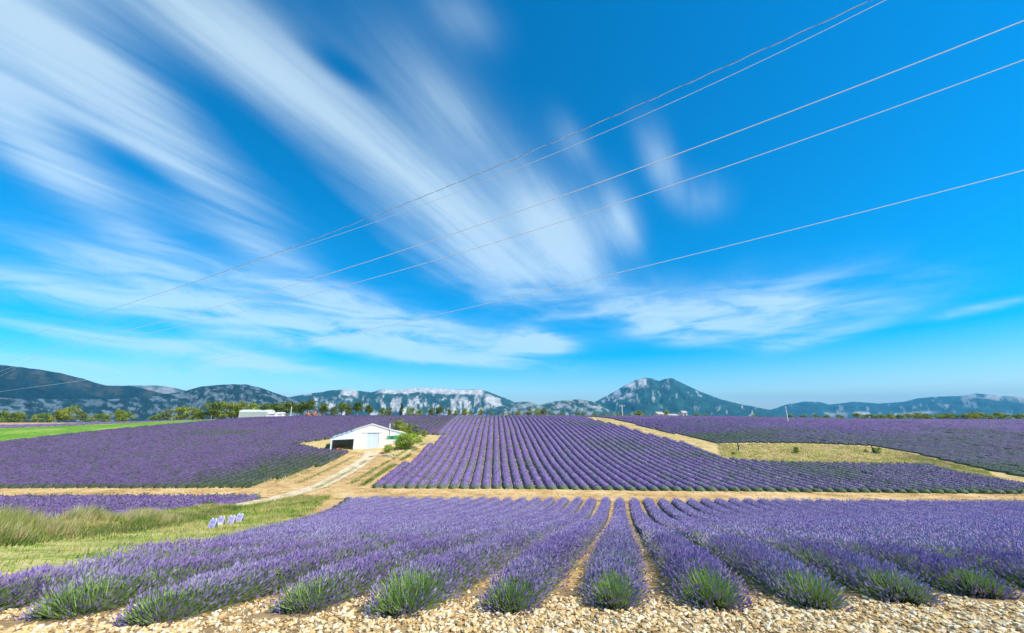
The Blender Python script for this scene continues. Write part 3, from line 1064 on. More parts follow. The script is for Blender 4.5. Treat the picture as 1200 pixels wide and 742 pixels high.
# green strips beside the slope's first row, median of the track, road edges
parts = []
for A_, B_, n_, hh in ([(-22.9, 64), (-23.3, 80), (-22.2, 104)], [(-22.3, 64), (-22.6, 80), (-21.5, 104)], 3000, .26), \
        ([(-25.0, 66), (-25.4, 80), (-24.3, 100)], [(-24.5, 66), (-24.9, 80), (-23.8, 100)], 2000, .22), \
        ([(-28.7, 62), (-29.0, 75), (-30.2, 90)], [(-28.3, 62), (-28.6, 75), (-29.8, 90)], 3200, .20), \
        ([(-33.2, 64), (-33.6, 75), (-34.2, 90)], [(-32.7, 64), (-33.1, 75), (-33.7, 90)], 1200, .14):
    x, y = in_loft(n_, A_, B_)
    k = fbm(x * .3 + 4, y * .3, 2, 331) > .38
    x, y = x[k], y[k]
    parts.append(blades(x, y, rng.uniform(.3, 1.2, len(x)) * hh, np.full(len(x), .05), np.array([(.10, .2, .02), (.16, .28, .03), (.28, .36, .07), (.4, .38, .12)])))
grass_obj('track_grass', parts, 'green weed strips along the farm track below the barn')
parts = []
for A_, B_, n_ in ([(-24, 55.4), (10, 54), (40, 52.6), (100, 50.2)], [(-24, 54.8), (10, 53.4), (40, 52.0), (100, 49.6)], 4200), \
        ([(-100, 55.7), (-60, 55.8), (-36, 56.2)], [(-100, 56.5), (-60, 56.6), (-36, 56.9)], 2600), \
        ([(56, 54.2), (70, 54), (100, 53.5)], [(58, 52.2), (70, 51.4), (100, 50.4)], 5000), \
        ([(-80, 59.2), (-30, 59.4), (20, 57.6), (90, 57)], [(-80, 58.5), (-30, 58.7), (20, 56.9), (90, 56.3)], 5200), \
        ([(-24, 57.4), (-10, 56.6), (0, 56)], [(-24, 56.4), (-10, 55.8), (0, 55.6)], 1300):
    x, y = in_loft(n_, A_, B_)
    k = fbm(x * .22 + 4, y * .5, 2, 341) > .45
    x, y = x[k], y[k]
    parts.append(blades(x, y, rng.uniform(.06, .2, len(x)), np.full(len(x), .04), GC))
grass_obj('road_edge_grass', parts, 'sparse green tufts along the edges of the dirt road')
# weeds among the young rows
x, y = rng.uniform(-58, -35, 9000), rng.uniform(62.5, 95, 9000)
k = (fbm(x * .2, y * .2, 3, 351) > .5) & (x < -35.5) & (np.abs((x - .35 + (y * math.tan(-PHI_M))) / 1.6 % 1 - .5) < .36)
x, y = x[k], y[k]
grass_obj('weeds', [blades(x, y, rng.uniform(.2, .55, len(x)), np.full(len(x), .07), np.array([(.42, .42, .12), (.5, .46, .18), (.3, .36, .1), (.56, .5, .24)]))],
          'yellow weeds growing between the young lavender rows')

# ------------------------------------------------------------------ mountains
def mountain(name, sil, dist, rockf, seed, label, tint=(.018, .062, .046), amp=.17, foot=.62, rows=44, rough_px=.5, cpp=1.0, rockc=(.62, .585, .52)):
    sil = np.array(sil, float)
    px = np.linspace(sil[0, 0], sil[-1, 0], int((sil[-1, 0] - sil[0, 0]) * cpp))
    py = np.interp(px, sil[:, 0], sil[:, 1])
    kk = np.hanning(7)
    py = np.convolve(np.pad(py, 3, mode='edge'), kk / kk.sum(), mode='valid')
    py = py + rough_px * 2 * (fbm(px / 9, px * 0 + seed, 4, seed) - .5)
    d = np.array([ray(a, b) for a, b in zip(px, py)])
    hdir = d[:, :2] / np.linalg.norm(d[:, :2], axis=1)[:, None]
    el = d[:, 2] / np.linalg.norm(d[:, :2], axis=1)
    H = el * dist
    base = -min(95.0, dist * .016)
    H = np.maximum(H, base + 30)
    t = np.concatenate([np.linspace(0, 1, rows), np.linspace(1.06, 1.6, 8)])
    rr = np.where(t <= 1, lerp(dist * foot, dist, t), lerp(dist, dist * (1 + (1 - foot)), t - 1))
    az = np.arctan2(hdir[:, 0], hdir[:, 1])
    T, A = np.meshgrid(t, az, indexing='ij')
    RR = np.broadcast_to(rr[:, None], T.shape)
    X, Y = RR * np.sin(A), RR * np.cos(A)
    g = np.where(T <= 1, np.clip(T, 0, 1) ** 1.15, np.clip(1 - (T - 1) * 1.5, 0, 1))
    w = np.sin(np.clip(T, 0, 1) * math.pi) ** .8
    wl = dist * .045
    ridg = 1 - np.abs(2 * fbm(X / wl, Y / wl / 1.6, 5, seed + 3, .55) - 1) * 2
    Hh = np.broadcast_to((H - base)[None], T.shape)
    Z = base + Hh * g + amp * Hh * w * (ridg - .45)
    PX = np.broadcast_to(px[None], T.shape)
    SX = A * dist
    rk = np.clip(rockf(PX, T, SX, Z * 1.4, Z * .6, ridg), 0, 1)[..., None]
    forest = np.array(tint) * (.45 + 1.1 * fbm(SX / (dist * .010), Z / (dist * .006), 4, seed + 7))[..., None]
    stone = np.array(rockc) * (.5 + .8 * fbm(SX / (dist * .006), Z / (dist * .006), 3, seed + 9))[..., None]
    c = lerp(forest, stone, rk)
    nr, ncn = T.shape
    I = (np.arange(nr - 1)[:, None] * ncn + np.arange(ncn - 1)[None])
    F = np.stack([I, I + 1, I + ncn + 1, I + ncn], -1).reshape(-1, 4)
    me = make_mesh(name, np.stack([X, Y, Z], -1).reshape(-1, 3), F, c.reshape(-1, 3), True)
    o = structure(obj(name, me, M_rock))
    o['label'] = label
    return o


def blot(X, Y, s, seed, lo, hi, st=2.2):
    return sst(fbm(X / s, Y / s / st, 5, seed, .6), lo, hi)


mountain('mountain', [(-260, 440), (-150, 428), (-60, 426), (0, 427.5), (22, 430), (45, 433), (70, 437), (95, 443), (112, 449), (125, 452), (150, 452), (165, 455), (190, 461), (215, 466), (260, 475), (330, 486)],
         4200, lambda p, t, X, Y, Z, r: .8 * blot(X, Y, 85, 5, .40, .62) * sst(t, .6, .85), 11,
         'long dark wooded mountain at the far left with bare brown top', (.004, .024, .026), rockc=(.06, .066, .046))
mountain('mountain', [(100, 470), (120, 458), (150, 451.5), (190, 452), (215, 457), (240, 465), (270, 478)], 6400,
         lambda p, t, X, Y, Z, r: .75 * blot(X, Y, 300, 8, .40, .55) + .2, 19, 'pale bare summit peeping out behind the dark left mountain', rockc=(.30, .29, .25))
mountain('rocky_hill', [(-260, 462), (-100, 466), (0, 466), (60, 468), (130, 468), (160, 466), (190, 462), (215, 459), (235, 453), (255, 451), (275, 450), (290, 451), (305, 454), (318, 459), (330, 463), (345, 468), (370, 476), (400, 486)],
         3000, lambda p, t, X, Y, Z, r: .5 * blot(X + Z * 1.5, Y, 22, 15, .50, .60, 1.0), 23,
         'blue grey rocky ridge scattered with scree above the left trees', (.008, .034, .036), amp=.2, rockc=(.24, .29, .31))
mountain('mountain', [(290, 486), (320, 472), (335, 466), (360, 462), (385, 458), (405, 456), (420, 458), (435, 460), (447, 456), (465, 458), (480, 455), (500, 455), (530, 456), (550, 457), (560, 456), (570, 458), (582, 463), (595, 468), (605, 472), (625, 478), (660, 487)],
         5600, lambda p, t, X, Y, Z, r: np.maximum.reduce([
             sst(p, 438, 450) * (1 - sst(p, 562, 570)) * sst(t + .10 * (fbm(p / 9, p * 0, 3, 31) - .5), .80, .84) * (1 - sst(t, .985, .999) * sst(p, 500, 540)) * (.75 + .4 * vnoise(p / 2.2, t * 5, 33)),
             sst(p, 398, 404) * (1 - sst(p, 416, 422)) * sst(t, .74, .80) * .9,
             .85 * sst(p, 566, 572) * (1 - sst(p, 584, 588)) * sst(t, .5, .6) * (1 - sst(t, .86, .92)),
             .8 * blot(X, Y, 66, 25, .54, .63) * (1 - sst(t, .55, .8)),
             .7 * blot(X, Y, 56, 27, .60, .68)]), 29,
         'limestone mountain with a long white cliff band along its crest', amp=.12)
mountain('rocky_hill', [(550, 486), (590, 475), (605, 471), (620, 471), (632, 475), (645, 471), (665, 469), (680, 468), (695, 471), (710, 477), (725, 487)],
         4300, lambda p, t, X, Y, Z, r: .6 * blot(X + Z, Y, 36, 35, .44, .60, 1.0), 37,
         'low grey green rocky hill left of the conical mountain', amp=.14, rockc=(.46, .46, .42))
mountain('mountain', [(630, 487), (690, 474), (700, 470), (715, 462), (735, 450), (745, 445.5), (755, 442.5), (765, 443.5), (772, 447), (780, 444), (788, 443), (800, 449), (820, 459), (845, 468), (870, 474), (900, 480), (950, 487)],
         7000, lambda p, t, X, Y, Z, r: np.maximum.reduce([
             sst(p, 700, 712) * (1 - sst(p, 752, 772)) * sst(t, .70, .84) * blot(X, Y, 60, 45, .42, .55) * .95,
             sst(p, 715, 722) * (1 - sst(p, 738, 744)) * sst(t, .55, .6) * (1 - sst(t, .66, .7)) * .7,
             .5 * blot(X, Y, 60, 47, .66, .72)]), 43,
         'conical blue green mountain with white rock on its left shoulder', (.016, .066, .052), amp=.15)
mountain('mountain', [(840, 487), (905, 480), (918, 475), (940, 471), (960, 471), (972, 474), (1000, 471), (1030, 473), (1060, 471), (1075, 467), (1100, 465), (1125, 464), (1145, 461), (1165, 463), (1200, 466), (1260, 464), (1330, 470), (1420, 480)],
         10500, lambda p, t, X, Y, Z, r: np.maximum.reduce([
             .55 * blot(X, Y, 125, 55, .42, .6) * sst(t, .72, .9) * sst(p, 1110, 1140),
             .65 * sst(t, .28, .34) * (1 - sst(t, .40, .46)) * (1 - sst(p, 1080, 1100)) * sst(fbm(p / 22, p * 0 + 3, 2, 58), .42, .5),
             .35 * blot(X, Y, 80, 57, .63, .70)]), 53,
         'long hazy ridge on the far right with a pale domed summit', (.016, .066, .055), amp=.12)

# ------------------------------------------------------------------ trees
def tree_meshes(kind, seed, n):
    """trunk with limbs, crown of leaf clumps; unit height 1"""
    r = np.random.default_rng(seed)
    tr = MB()
    dark, lite = {'pine': ((.06, .11, .02), (.22, .29, .05)), 'round': ((.11, .18, .02), (.46, .50, .07)), 'bush': ((.10, .18, .02), (.36, .43, .07)),
                  'cypress': ((.035, .07, .015), (.09, .13, .03)), 'fig': ((.12, .27, .015), (.46, .60, .05)), 'olive': ((.10, .14, .05), (.28, .32, .11))}[kind]
    bark = (.26, .20, .15) if kind != 'pine' else (.34, .24, .17)
    h0 = {'pine': .42, 'round': .26, 'bush': .08, 'cypress': .06, 'fig': .12, 'olive': .2}[kind]
    lean = r.normal(0, .03, 2)
    tr.tube([(0, 0, -.06), (lean[0] * .4, lean[1] * .4, h0 * .5), (lean[0], lean[1], h0), (lean[0] * 1.6, lean[1] * 1.6, h0 + .28)], [.038, .03, .024, .010], 7, bark)
    cl = []
    if kind == 'cypress':
        for k in range(16):
            z = .08 + .9 * k / 15
            w = .11 * math.sin(math.pi * min(.97, .15 + .85 * (k / 15))) ** .7
            cl.append((r.normal(0, .015), r.normal(0, .015), z, w + .02, .07))
    else:
        nb = {'pine': 15, 'round': 18, 'bush': 15, 'fig': 22, 'olive': 16}[kind]
        cw = {'pine': .34, 'round': .34, 'bush': .48, 'fig': .42, 'olive': .32}[kind]
        z0, z1 = {'pine': (.46, .86), 'round': (.24, .84), 'bush': (.12, .80), 'fig': (.14, .82), 'olive': (.26, .84)}[kind]
        for k in range(nb):
            a = r.uniform(0, 6.28)
            q = math.sqrt(r.random())
            u = r.random()
            z = lerp(z0, z1, u)
            prof = math.sqrt(max(.08, 1 - ((u - .42) / .66) ** 2))
            cl.append((lean[0] + cw * q * prof * math.cos(a), lean[1] + cw * q * prof * math.sin(a), z, r.uniform(.15, .25) * (1.1 if kind == 'bush' else 1), r.uniform(.12, .20)))
        for k in range(6):
            c_ = cl[k]
            tr.tube([(lean[0], lean[1], h0 * .9), (lerp(lean[0], c_[0], .55), lerp(lean[1], c_[1], .55), lerp(h0, c_[2], .45)), c_[:3]], [.018, .012, .004], 5, bark)
    ci = r.integers(0, len(cl), n)
    C = np.array(cl)
    dv = r.normal(0, 1, (n, 3))
    dv /= np.linalg.norm(dv, axis=1)[:, None]
    rad = r.random(n) ** .45
    p = C[ci, :3] + dv * np.stack([C[ci, 3], C[ci, 3], C[ci, 4]], -1) * rad[:, None]
    nr = dv + r.normal(0, .6, (n, 3)) + np.array([0, 0, .4])
    nr /= np.linalg.norm(nr, axis=1)[:, None]
    a = np.cross(nr, r.normal(0, 1, (n, 3)))
    a /= np.linalg.norm(a, axis=1)[:, None]
    b = np.cross(nr, a)
    s = r.uniform(.5, 1.15, n)[:, None] * (.056 if kind != 'cypress' else .034) * math.sqrt(900 / n)
    V = np.stack([p - a * s, p - b * s * .6, p + a * s, p + b * s * .6], 1).reshape(-1, 3)
    tone = np.clip(r.random(len(cl))[ci] * .65 + r.random(n) * .35, 0, 1)[:, None]
    c = lerp(np.array(dark), np.array(lite), tone) * r.uniform(.8, 1.2, (n, 1))
    if kind in ('round', 'fig'):
        yl = r.random(n) < .06
        c[yl] = np.array([.40, .30, .06])
    cr = make_mesh('crown', V, np.arange(n * 4).reshape(-1, 4), np.repeat(c, 4, 0))
    cr.materials.append(M_leaf)
    tm = tr.mesh('trunk', True)
    tm.materials.append(M_bark)
    return tm, cr


PROTO = {k: [tree_meshes(k, 500 + 31 * i + 7 * j, nl) for j in range(3)] for i, (k, nl) in enumerate((('pine', 1300), ('round', 1400), ('bush', 1200), ('cypress', 600), ('olive', 1200), ('fig', 2600)))}


def place_tree(kind, loc, h, wide, label, group=None, cat='tree', name=None):
    tm, cr = PROTO[kind][rng.integers(0, 3)]
    name = name or {'pine': 'pine_tree', 'round': 'broadleaf_tree', 'bush': 'shrub', 'cypress': 'cypress_tree', 'olive': 'olive_tree', 'fig': 'fig_tree'}[kind]
    o = thing(name, label, cat, loc, rng.uniform(0, 6.28), group)
    for nm, me in (('trunk', tm), ('crown', cr)):
        c = obj(nm, me, None, o)
        c.scale = (h * wide, h * wide, h)
    return o


LTEXT = {'pine': 'dark pine with bare lower trunk on the skyline behind the lavender crest',
         'round': 'yellow green broadleaf tree on the skyline beside the white greenhouse',
         'cypress': 'slim dark cypress on the skyline below the white cliffs'}
skyline = [  # photo x, top y, kind, width factor
    (5, 481, 'bush', 1.2), (18, 482, 'bush', 1.2), (29, 484, 'olive', 1.1), (47, 484, 'bush', 1.1), (58, 483, 'bush', 1.1), (71, 480, 'round', 1.1), (84, 475.5, 'round', 1.15), (97, 481, 'olive', 1.0),
    (111, 485, 'bush', 1.2), (123, 484, 'bush', 1.1), (141, 479.5, 'round', 1.0), (151, 481, 'bush', 1.1), (183, 484.5, 'bush', 1.2), (197, 478.5, 'olive', 1.0),
    (214, 476.5, 'round', 1.1), (229, 477, 'round', 1.1), (240, 480, 'bush', 1.1), (251, 471, 'pine', 1.0), (262, 470.5, 'round', 1.0), (273, 472, 'round', 1.0), (285, 470.5, 'round', 1.0), (299, 472, 'round', .95),
    (312, 473, 'pine', 1.0), (325, 472, 'pine', 1.1), (338, 471, 'pine', 1.1), (350, 472, 'pine', 1.0), (362, 468, 'pine', .9), (381, 472, 'pine', .9), (392, 475, 'olive', .9), (402, 472, 'pine', .9), (410, 473, 'olive', .8), (420, 470, 'pine', .8),
    (433, 474, 'pine', .8), (448, 477, 'bush', .9), (456, 477, 'olive', .9), (471, 474, 'cypress', 1.3), (482, 477, 'bush', .9), (492, 478.5, 'bush', .9), (506, 477, 'olive', .9), (515, 476, 'pine', .8), (527, 478, 'olive', .9), (536, 480.5, 'bush', 1.0),
    (545, 479, 'round', .9), (552, 481.5, 'bush', 1.0), (564, 479, 'bush', .8), (575, 482, 'bush', .9), (590, 483.5, 'bush', 1.0), (597, 482.5, 'bush', 1.0), (607, 481.5, 'round', 1.1), (620, 478, 'olive', .9), (629, 479, 'round', .9), (638, 477.5, 'olive', .9),
    (648, 484.5, 'bush', 1.2), (658, 484.5, 'bush', 1.2), (676, 483.5, 'bush', 1.2), (683, 484.5, 'bush', 1.0), (697, 484.5, 'bush', 1.2), (708, 485.3, 'bush', 1.2), (717, 485.3, 'bush', 1.2), (727, 484, 'bush', 1.2), (738, 485, 'bush', 1.3), (748, 482, 'round', 1.2), (757, 485.5, 'bush', 1.2),
    (781, 482, 'round', 1.0), (799, 483, 'round', 1.0), (815, 485, 'bush', 1.3), (826, 486, 'bush', 1.2), (885, 487.3, 'bush', 1.3), (925, 487, 'bush', 1.3), (940, 487.2, 'bush', 1.3), (956, 486.8, 'bush', 1.3), (968, 487.2, 'bush', 1.3), (983, 487, 'bush', 1.3),
    (1003, 486, 'round', 1.3), (1014, 487, 'bush', 1.4), (1023, 487, 'bush', 1.4), (1032, 487, 'bush', 1.4), (1043, 486.6, 'round', 1.3), (1053, 487, 'bush', 1.4), (1064, 486.5, 'round', 1.3), (1076, 485, 'round', 1.3), (1088, 486.2, 'bush', 1.5), (1098, 486.6, 'bush', 1.5),
    (1108, 485.8, 'round', 1.4), (1119, 486.4, 'bush', 1.5), (1129, 486.4, 'bush', 1.5), (1138, 484.8, 'round', 1.3), (1147, 485, 'round', 1.3), (1158, 486.4, 'bush', 1.5), (1168, 485.2, 'round', 1.3), (1178, 486.4, 'bush', 1.5), (1190, 486.2, 'bush', 1.5), (1200, 486.4, 'bush', 1.5), (1212, 486, 'round', 1.4)]
for px, py, kind, wf in skyline:
    py = py - (1.8 if px > 860 else 1.0 if px > 645 else 0)
    dd = ray(px, py)
    dd = dd / dd[1]
    y0 = 200 if px > 160 else 192
    for yy in np.arange(y0 + rng.uniform(0, 8), 420, 4):
        zt, zg = dd[2] * yy, gz(dd[0] * yy, yy)
        if zt - zg > {'pine': 6.0, 'round': 4.6, 'bush': 2.8, 'olive': 4.2, 'cypress': 5}[kind]:
            break
    X = dd[0] * yy
    if kind in ('pine', 'cypress'):
        lab, grp = LTEXT[kind], 'skyline ' + kind + 's'
    elif px < 160:
        lab, grp = 'leafy %s in the hedge behind the green field' % ({'bush': 'shrub', 'round': 'round tree', 'olive': 'slim grey green tree'}[kind]), 'hedge behind the green field, ' + kind
    elif px < 345:
        lab, grp = '%s on the skyline near the white greenhouse' % {'bush': 'low yellow green shrub', 'round': 'full yellow green tree', 'olive': 'slim grey green tree'}[kind], 'trees by the greenhouse, ' + kind
    elif px < 720:
        lab, grp = '%s on the crest between the pines and the pale utility pole' % {'bush': 'low green shrub', 'round': 'small green tree', 'olive': 'thin grey green tree'}[kind], 'crest growth, ' + kind
    elif px < 860:
        lab, grp = 'small dark green %s near the white farmhouse' % ('shrub' if kind == 'bush' else 'tree'), 'greenery by the farmhouse, ' + kind
    else:
        lab, grp = '%s in the long hedge beyond the half green lavender field' % ('low shrub' if kind == 'bush' else 'round tree'), 'far hedge, ' + kind
    place_tree(kind, (X, yy, zg), (zt - zg) * 1.06, wf, lab, grp, 'shrub' if kind == 'bush' else 'tree')

# ------------------------------------------------------------------ barn
BX, BY = -36.75, 98.0
BZ = float(gz(-34, 98))
barn = thing('barn', 'cream walled barn with pale blue door and open lean-to', 'barn', (BX, BY - 1.3, BZ - .05), R(18.5))
CREAM, WHITE = (.80, .76, .66), (.82, .81, .78)
W, HE, HA, DP = 7.5, 4.35, 5.55, 8.5
mb = MB()
dx0, dx1, dh = 2.9, 5.5, 3.65


def prism(mb, pts, y0, y1, col):
    n = len(pts)
    V = [(a, y0, b) for a, b in pts] + [(a, y1, b) for a, b in pts]
    base = mb.n
    mb.add(V, [(i, (i + 1) % n, n + (i + 1) % n, n + i) for i in range(n)], col)
    for k in range(1, n - 1):
        mb.t.append(np.array([(0, k + 1, k)]) + base)
        mb.t.append(np.array([(n, n + k, n + k + 1)]) + base)


prism(mb, [(0, 0), (dx0, 0), (dx0, dh), (dx0, HE + (HA - HE) * dx0 / (W / 2)), (0, HE)], 0, .25, CREAM)
prism(mb, [(dx0, dh), (dx1, dh), (dx1, HE + (HA - HE) * (W - dx1) / (W / 2)), (W / 2, HA), (dx0, HE + (HA - HE) * dx0 / (W / 2))], 0, .25, CREAM)
prism(mb, [(dx1, 0), (W, 0), (W, HE), (dx1, HE + (HA - HE) * (W - dx1) / (W / 2)), (dx1, dh)], 0, .25, CREAM)
obj('front_wall', mb.mesh('front_wall'), M_plaster, barn)
mb = MB()
mb.box((0, .25, 0), (.25, DP, HE), WHITE)
obj('side_wall', mb.mesh('side_wall'), M_plaster, barn)
mb = MB()
mb.box((W - .25, .25, 0), (W, DP, HE), WHITE)
obj('side_wall', mb.mesh('side_wall'), M_plaster, barn)
mb = MB()
mb.box((.25, DP - .25, 0), (W - .25, DP, HE), WHITE)
obj('back_wall', mb.mesh('back_wall'), M_plaster, barn)
for sgn in (0, 1):
    mb = MB()
    a, b = (-.15, W / 2) if sgn == 0 else (W / 2, W + .15)
    za, zb = (HE - .04, HA) if sgn == 0 else (HA, HE - .04)
    mb.hexa([(a, -.12, za + .02), (b, -.12, zb + .02), (b, DP + .1, zb + .02), (a, DP + .1, za + .02), (a, -.12, za + .14), (b, -.12, zb + .14), (b, DP + .1, zb + .14), (a, DP + .1, za + .14)], (.70, .66, .58))
    obj('roof', mb.mesh('roof'), M_plaster, barn)
door = None
for i in range(6):
    mb = MB()
    u0 = dx0 + (dx1 - dx0) * i / 6
    mb.box((u0 + .025, .10 + .015 * (i % 2), .03), (u0 + (dx1 - dx0) / 6 - .025, .17, dh - .03), (.62 + .06 * (i % 3), .75, .82 + .02 * (i % 2)))
    if i == 0:
        door = bpy.data.objects.new('door', None)
        COL.objects.link(door)
        door.parent = barn
    obj('door_panel', mb.mesh('door_panel'), M_paint, door)
mb = MB()
mb.box((dx0, .175, .02), (dx1, .22, dh - .02), (.50, .60, .66))
obj('door_backing', mb.mesh('door_backing'), M_paint, door)
mb = MB()
mb.box((dx0 - 1.2, -.06, dh + .02), (dx1 + .6, -.005, dh + .12), (.62, .60, .55))
obj('door_rail', mb.mesh('door_rail'), M_paint, barn)
# lean-to on the left
LX = -4.9
mb = MB()
mb.hexa([(LX - .1, -.1, 2.52), (-.01, -.1, 4.22), (-.01, DP, 4.22), (LX - .1, DP, 2.52), (LX - .1, -.1, 2.62), (-.01, -.1, 4.32), (-.01, DP, 4.32), (LX - .1, DP, 2.62)], (.30, .36, .36))
obj('lean_to_roof', mb.mesh('lean_to_roof'), M_plaster, barn)
for i in range(5):                          # corrugated sheet ribs at the roof edge
    mb = MB()
    u = LX + .3 + i * 1.0
    zz = 2.62 + (u - LX + .1) / 4.99 * 1.70
    mb.box((u, -.13, zz - .02), (u + .42, DP, zz + .14), (.44, .62, .66))
    obj('roof_sheet', mb.mesh('roof_sheet'), M_paint, barn)
mb = MB()
prism(mb, [(LX, 2.18), (-.02, 2.35), (-.02, 4.17), (LX, 2.50)], .0, .14, (.80, .82, .84))
obj('lean_to_gable', mb.mesh('lean_to_gable'), M_plaster, barn)
mb = MB()
mb.box((LX, -.02, 0), (LX + .30, .28, 2.17), WHITE)
obj('post', mb.mesh('post'), M_plaster, barn)
mb = MB()
mb.box((LX, .5, 0), (LX + .2, DP, 2.2), WHITE)
mb.box((LX + .2, 7.0, 0), (-.05, 7.2, 2.6), (.5, .48, .44))
obj('lean_to_wall', mb.mesh('lean_to_wall'), M_plaster, barn)
# annex on the right
mb = MB()
prism(mb, [(W + .02, 0), (W + 4.2, 0), (W + 4.2, 3.35), (W + .02, 4.25)], 2.2, 2.45, WHITE)
mb.box((W + 3.95, 2.45, 0), (W + 4.2, DP, 3.3), WHITE)
obj('annex_wall', mb.mesh('annex_wall'), M_plaster, barn)
mb = MB()
mb.hexa([(W + .02, 2.05, 4.27), (W + 4.35, 2.05, 3.33), (W + 4.35, DP, 3.33), (W + .02, DP, 4.27), (W + .02, 2.05, 4.39), (W + 4.35, 2.05, 3.45), (W + 4.35, DP, 3.45), (W + .02, DP, 4.39)], (.74, .72, .66))
obj('annex_roof', mb.mesh('annex_roof'), M_plaster, barn)
mb = MB()
mb.box((W + .1, 2.12, 2.05), (W + 3.4, 2.19, 2.85), (.03, .36, .10))
gb = obj('green_shutter', mb.mesh('green_shutter'), M_paint, barn)
mb = MB()
mb.box((W + .75, 2.08, 2.12), (W + 1.45, 2.11, 2.8), (.10, .11, .13))
obj('window', mb.mesh('window'), M_paint, gb)
mb = MB()
mb.box((W + .05, 2.1, .02), (W + 4.1, 2.18, 1.1), (.70, .52, .42))
obj('plinth', mb.mesh('plinth'), M_plaster, barn)
mb = MB()
mb.tube([(W + .32, -.25, 2.6), (W + .32, -.25, 4.35)], .11, 10, (.22, .21, .20))
mb.tube([(W + .32, -.25, 4.36), (W + .32, -.25, 5.75)], .13, 10, (.80, .80, .80))
mb.box((W + .005, -.35, 2.7), (W + .22, -.15, 2.8), (.3, .3, .3))
obj('flue_pipe', mb.mesh('flue_pipe'), M_paint, barn)

# heaps and rubble round the barn
def heap(name, loc, rad, h, cols, label, cat, seed, n=60):
    r = np.random.default_rng(seed)
    m_ = MB()
    for i in range(n):
        a, q = r.uniform(0, 6.28), math.sqrt(r.random())
        V0, F0 = ROCKS[r.integers(0, 12)]
        s = r.uniform(.25, .6) * max(rad) * .55
        t = r.uniform(0, 6.28)
        V = V0 * s
        V = np.stack([V[:, 0] * math.cos(t) - V[:, 1] * math.sin(t), V[:, 0] * math.sin(t) + V[:, 1] * math.cos(t), V[:, 2]], -1)
        V = V + np.array([rad[0] * q * math.cos(a), rad[1] * q * math.sin(a), h * (1 - q) * r.random() + s * .1])
        m_.add(V, F0, np.array(cols[r.integers(0, len(cols))]) * r.uniform(.8, 1.2))
    return tag(obj(name, m_.mesh(name), M_stone, None, loc), label, cat)


p = (BX - 2.5, BY - 2.5, gz(BX - 2.5, BY - 2.5))
heap('tile_heap', p, (1.6, .7), 1.0, [(.55, .14, .06), (.48, .12, .05), (.6, .24, .12), (.35, .10, .06)], 'heap of red roof tiles at the mouth of the lean-to', 'rubble heap', 5)
p = ground_at(449.5, 532.5)
heap('brick_heap', p, (1.0, .5), .75, [(.42, .12, .07), (.36, .10, .06), (.28, .10, .07)], 'low heap of dark red bricks beside the farm track', 'rubble heap', 6, 36)
p = ground_at(493, 521)
heap('rubble_heap', p, (1.0, .7), .8, [(.5, .44, .42), (.56, .50, .46), (.42, .36, .30)], 'heap of grey rubble right of the big fig tree', 'rubble heap', 8, 40)
p = ground_at(458, 534.5)
heap('rubble_heap', p, (2.0, .8), .5, [(.40, .36, .26), (.30, .28, .2), (.5, .44, .3)], 'grey brown rubble below the small round shrub', 'rubble heap', 9, 46)
p = ground_at(386, 522)
heap('scrap_heap', p, (.7, .5), 1.6, [(.16, .07, .05), (.22, .10, .06), (.12, .08, .07)], 'rusty scrap leaning against the left side of the lean-to', 'scrap heap', 10, 26)


def tree_at(px, ytop, ybase, kind, wf, label, cat='tree', name=None, back=0):
    p = ground_at(px, ybase)
    dd = ray(px, ybase)
    dd = dd / dd[1]
    y = p[1] + back
    x = dd[0] * y
    z = gz(x, y)
    t = ray(px, ytop)
    h = t[2] / t[1] * y - z
    return place_tree(kind, (x, y, z), h * 1.04, wf, label, None, cat, name)


tree_at(482, 504, 527, 'fig', 1.4, 'big bright green fig tree in front of the barn annex')
tree_at(470.5, 510, 526.5, 'fig', 1.05, 'smaller green fig bush against the barn annex', 'shrub')
tree_at(456.5, 519.5, 531, 'fig', 1.05, 'small round green shrub by the barn corner', 'shrub', 'shrub')
tree_at(467.5, 491, 514, 'round', .95, 'slender round headed tree behind the barn annex')
tree_at(478.5, 496, 512, 'round', .95, 'pale green tree between the slender tree and the dark tree', 'tree')
tree_at(487.5, 497.5, 512, 'olive', 1.0, 'dark green round tree behind the fig tree')
tree_at(497, 503, 514, 'round', .7, 'thin young tree right of the fig tree near the clearing corner')
tree_at(384, 519.5, 525.5, 'fig', 1.1, 'low green bush left of the lean-to', 'shrub', 'shrub')
for px, yt, yb, lb in ((932, 523, 531, 'round green weed bush in the dry clearing among low grass'), (1031, 524, 532, 'green weed bush beside the right weathered stump'),
                       (1016, 526, 530.5, 'flat green weed bush left of the right weathered stump'), (860, 529, 533, 'low olive weed bush in front of the left weathered stump')):
    tree_at(px, yt, yb, 'bush', 1.2, lb, 'shrub', 'weed_bush')

for px, py, lean, lb in ((866, 528, -.10, 'dark weathered stump standing alone near the corner of the dry clearing'), (1024.5, 531, -.28, 'leaning weathered stump at the far end of the dry clearing')):
    p = ground_at(px, py)
    st = thing('tree_stump', lb, 'stump', p)
    mb = MB()
    mb.tube([(0, 0, -.1), (lean * .4, 0, .5), (lean * .8 + .05, 0, 1.0), (lean, .05, 1.55)], [.24, .17, .15, .08], 8, (.07, .06, .05))
    mb.tube([(lean * .5, 0, .7), (lean * .5 + .3, -.05, 1.1)], [.09, .03], 6, (.07, .06, .05))
    obj('trunk', mb.mesh('trunk'), M_bark, st)
    mb = MB()
    mb.tube([(.05, -.06, -.05), (.12, -.08, .55), (.16, -.05, .8)], [.24, .16, .06], 8, (.55, .50, .50))
    obj('bare_wood', mb.mesh('bare_wood'), M_bark, st)

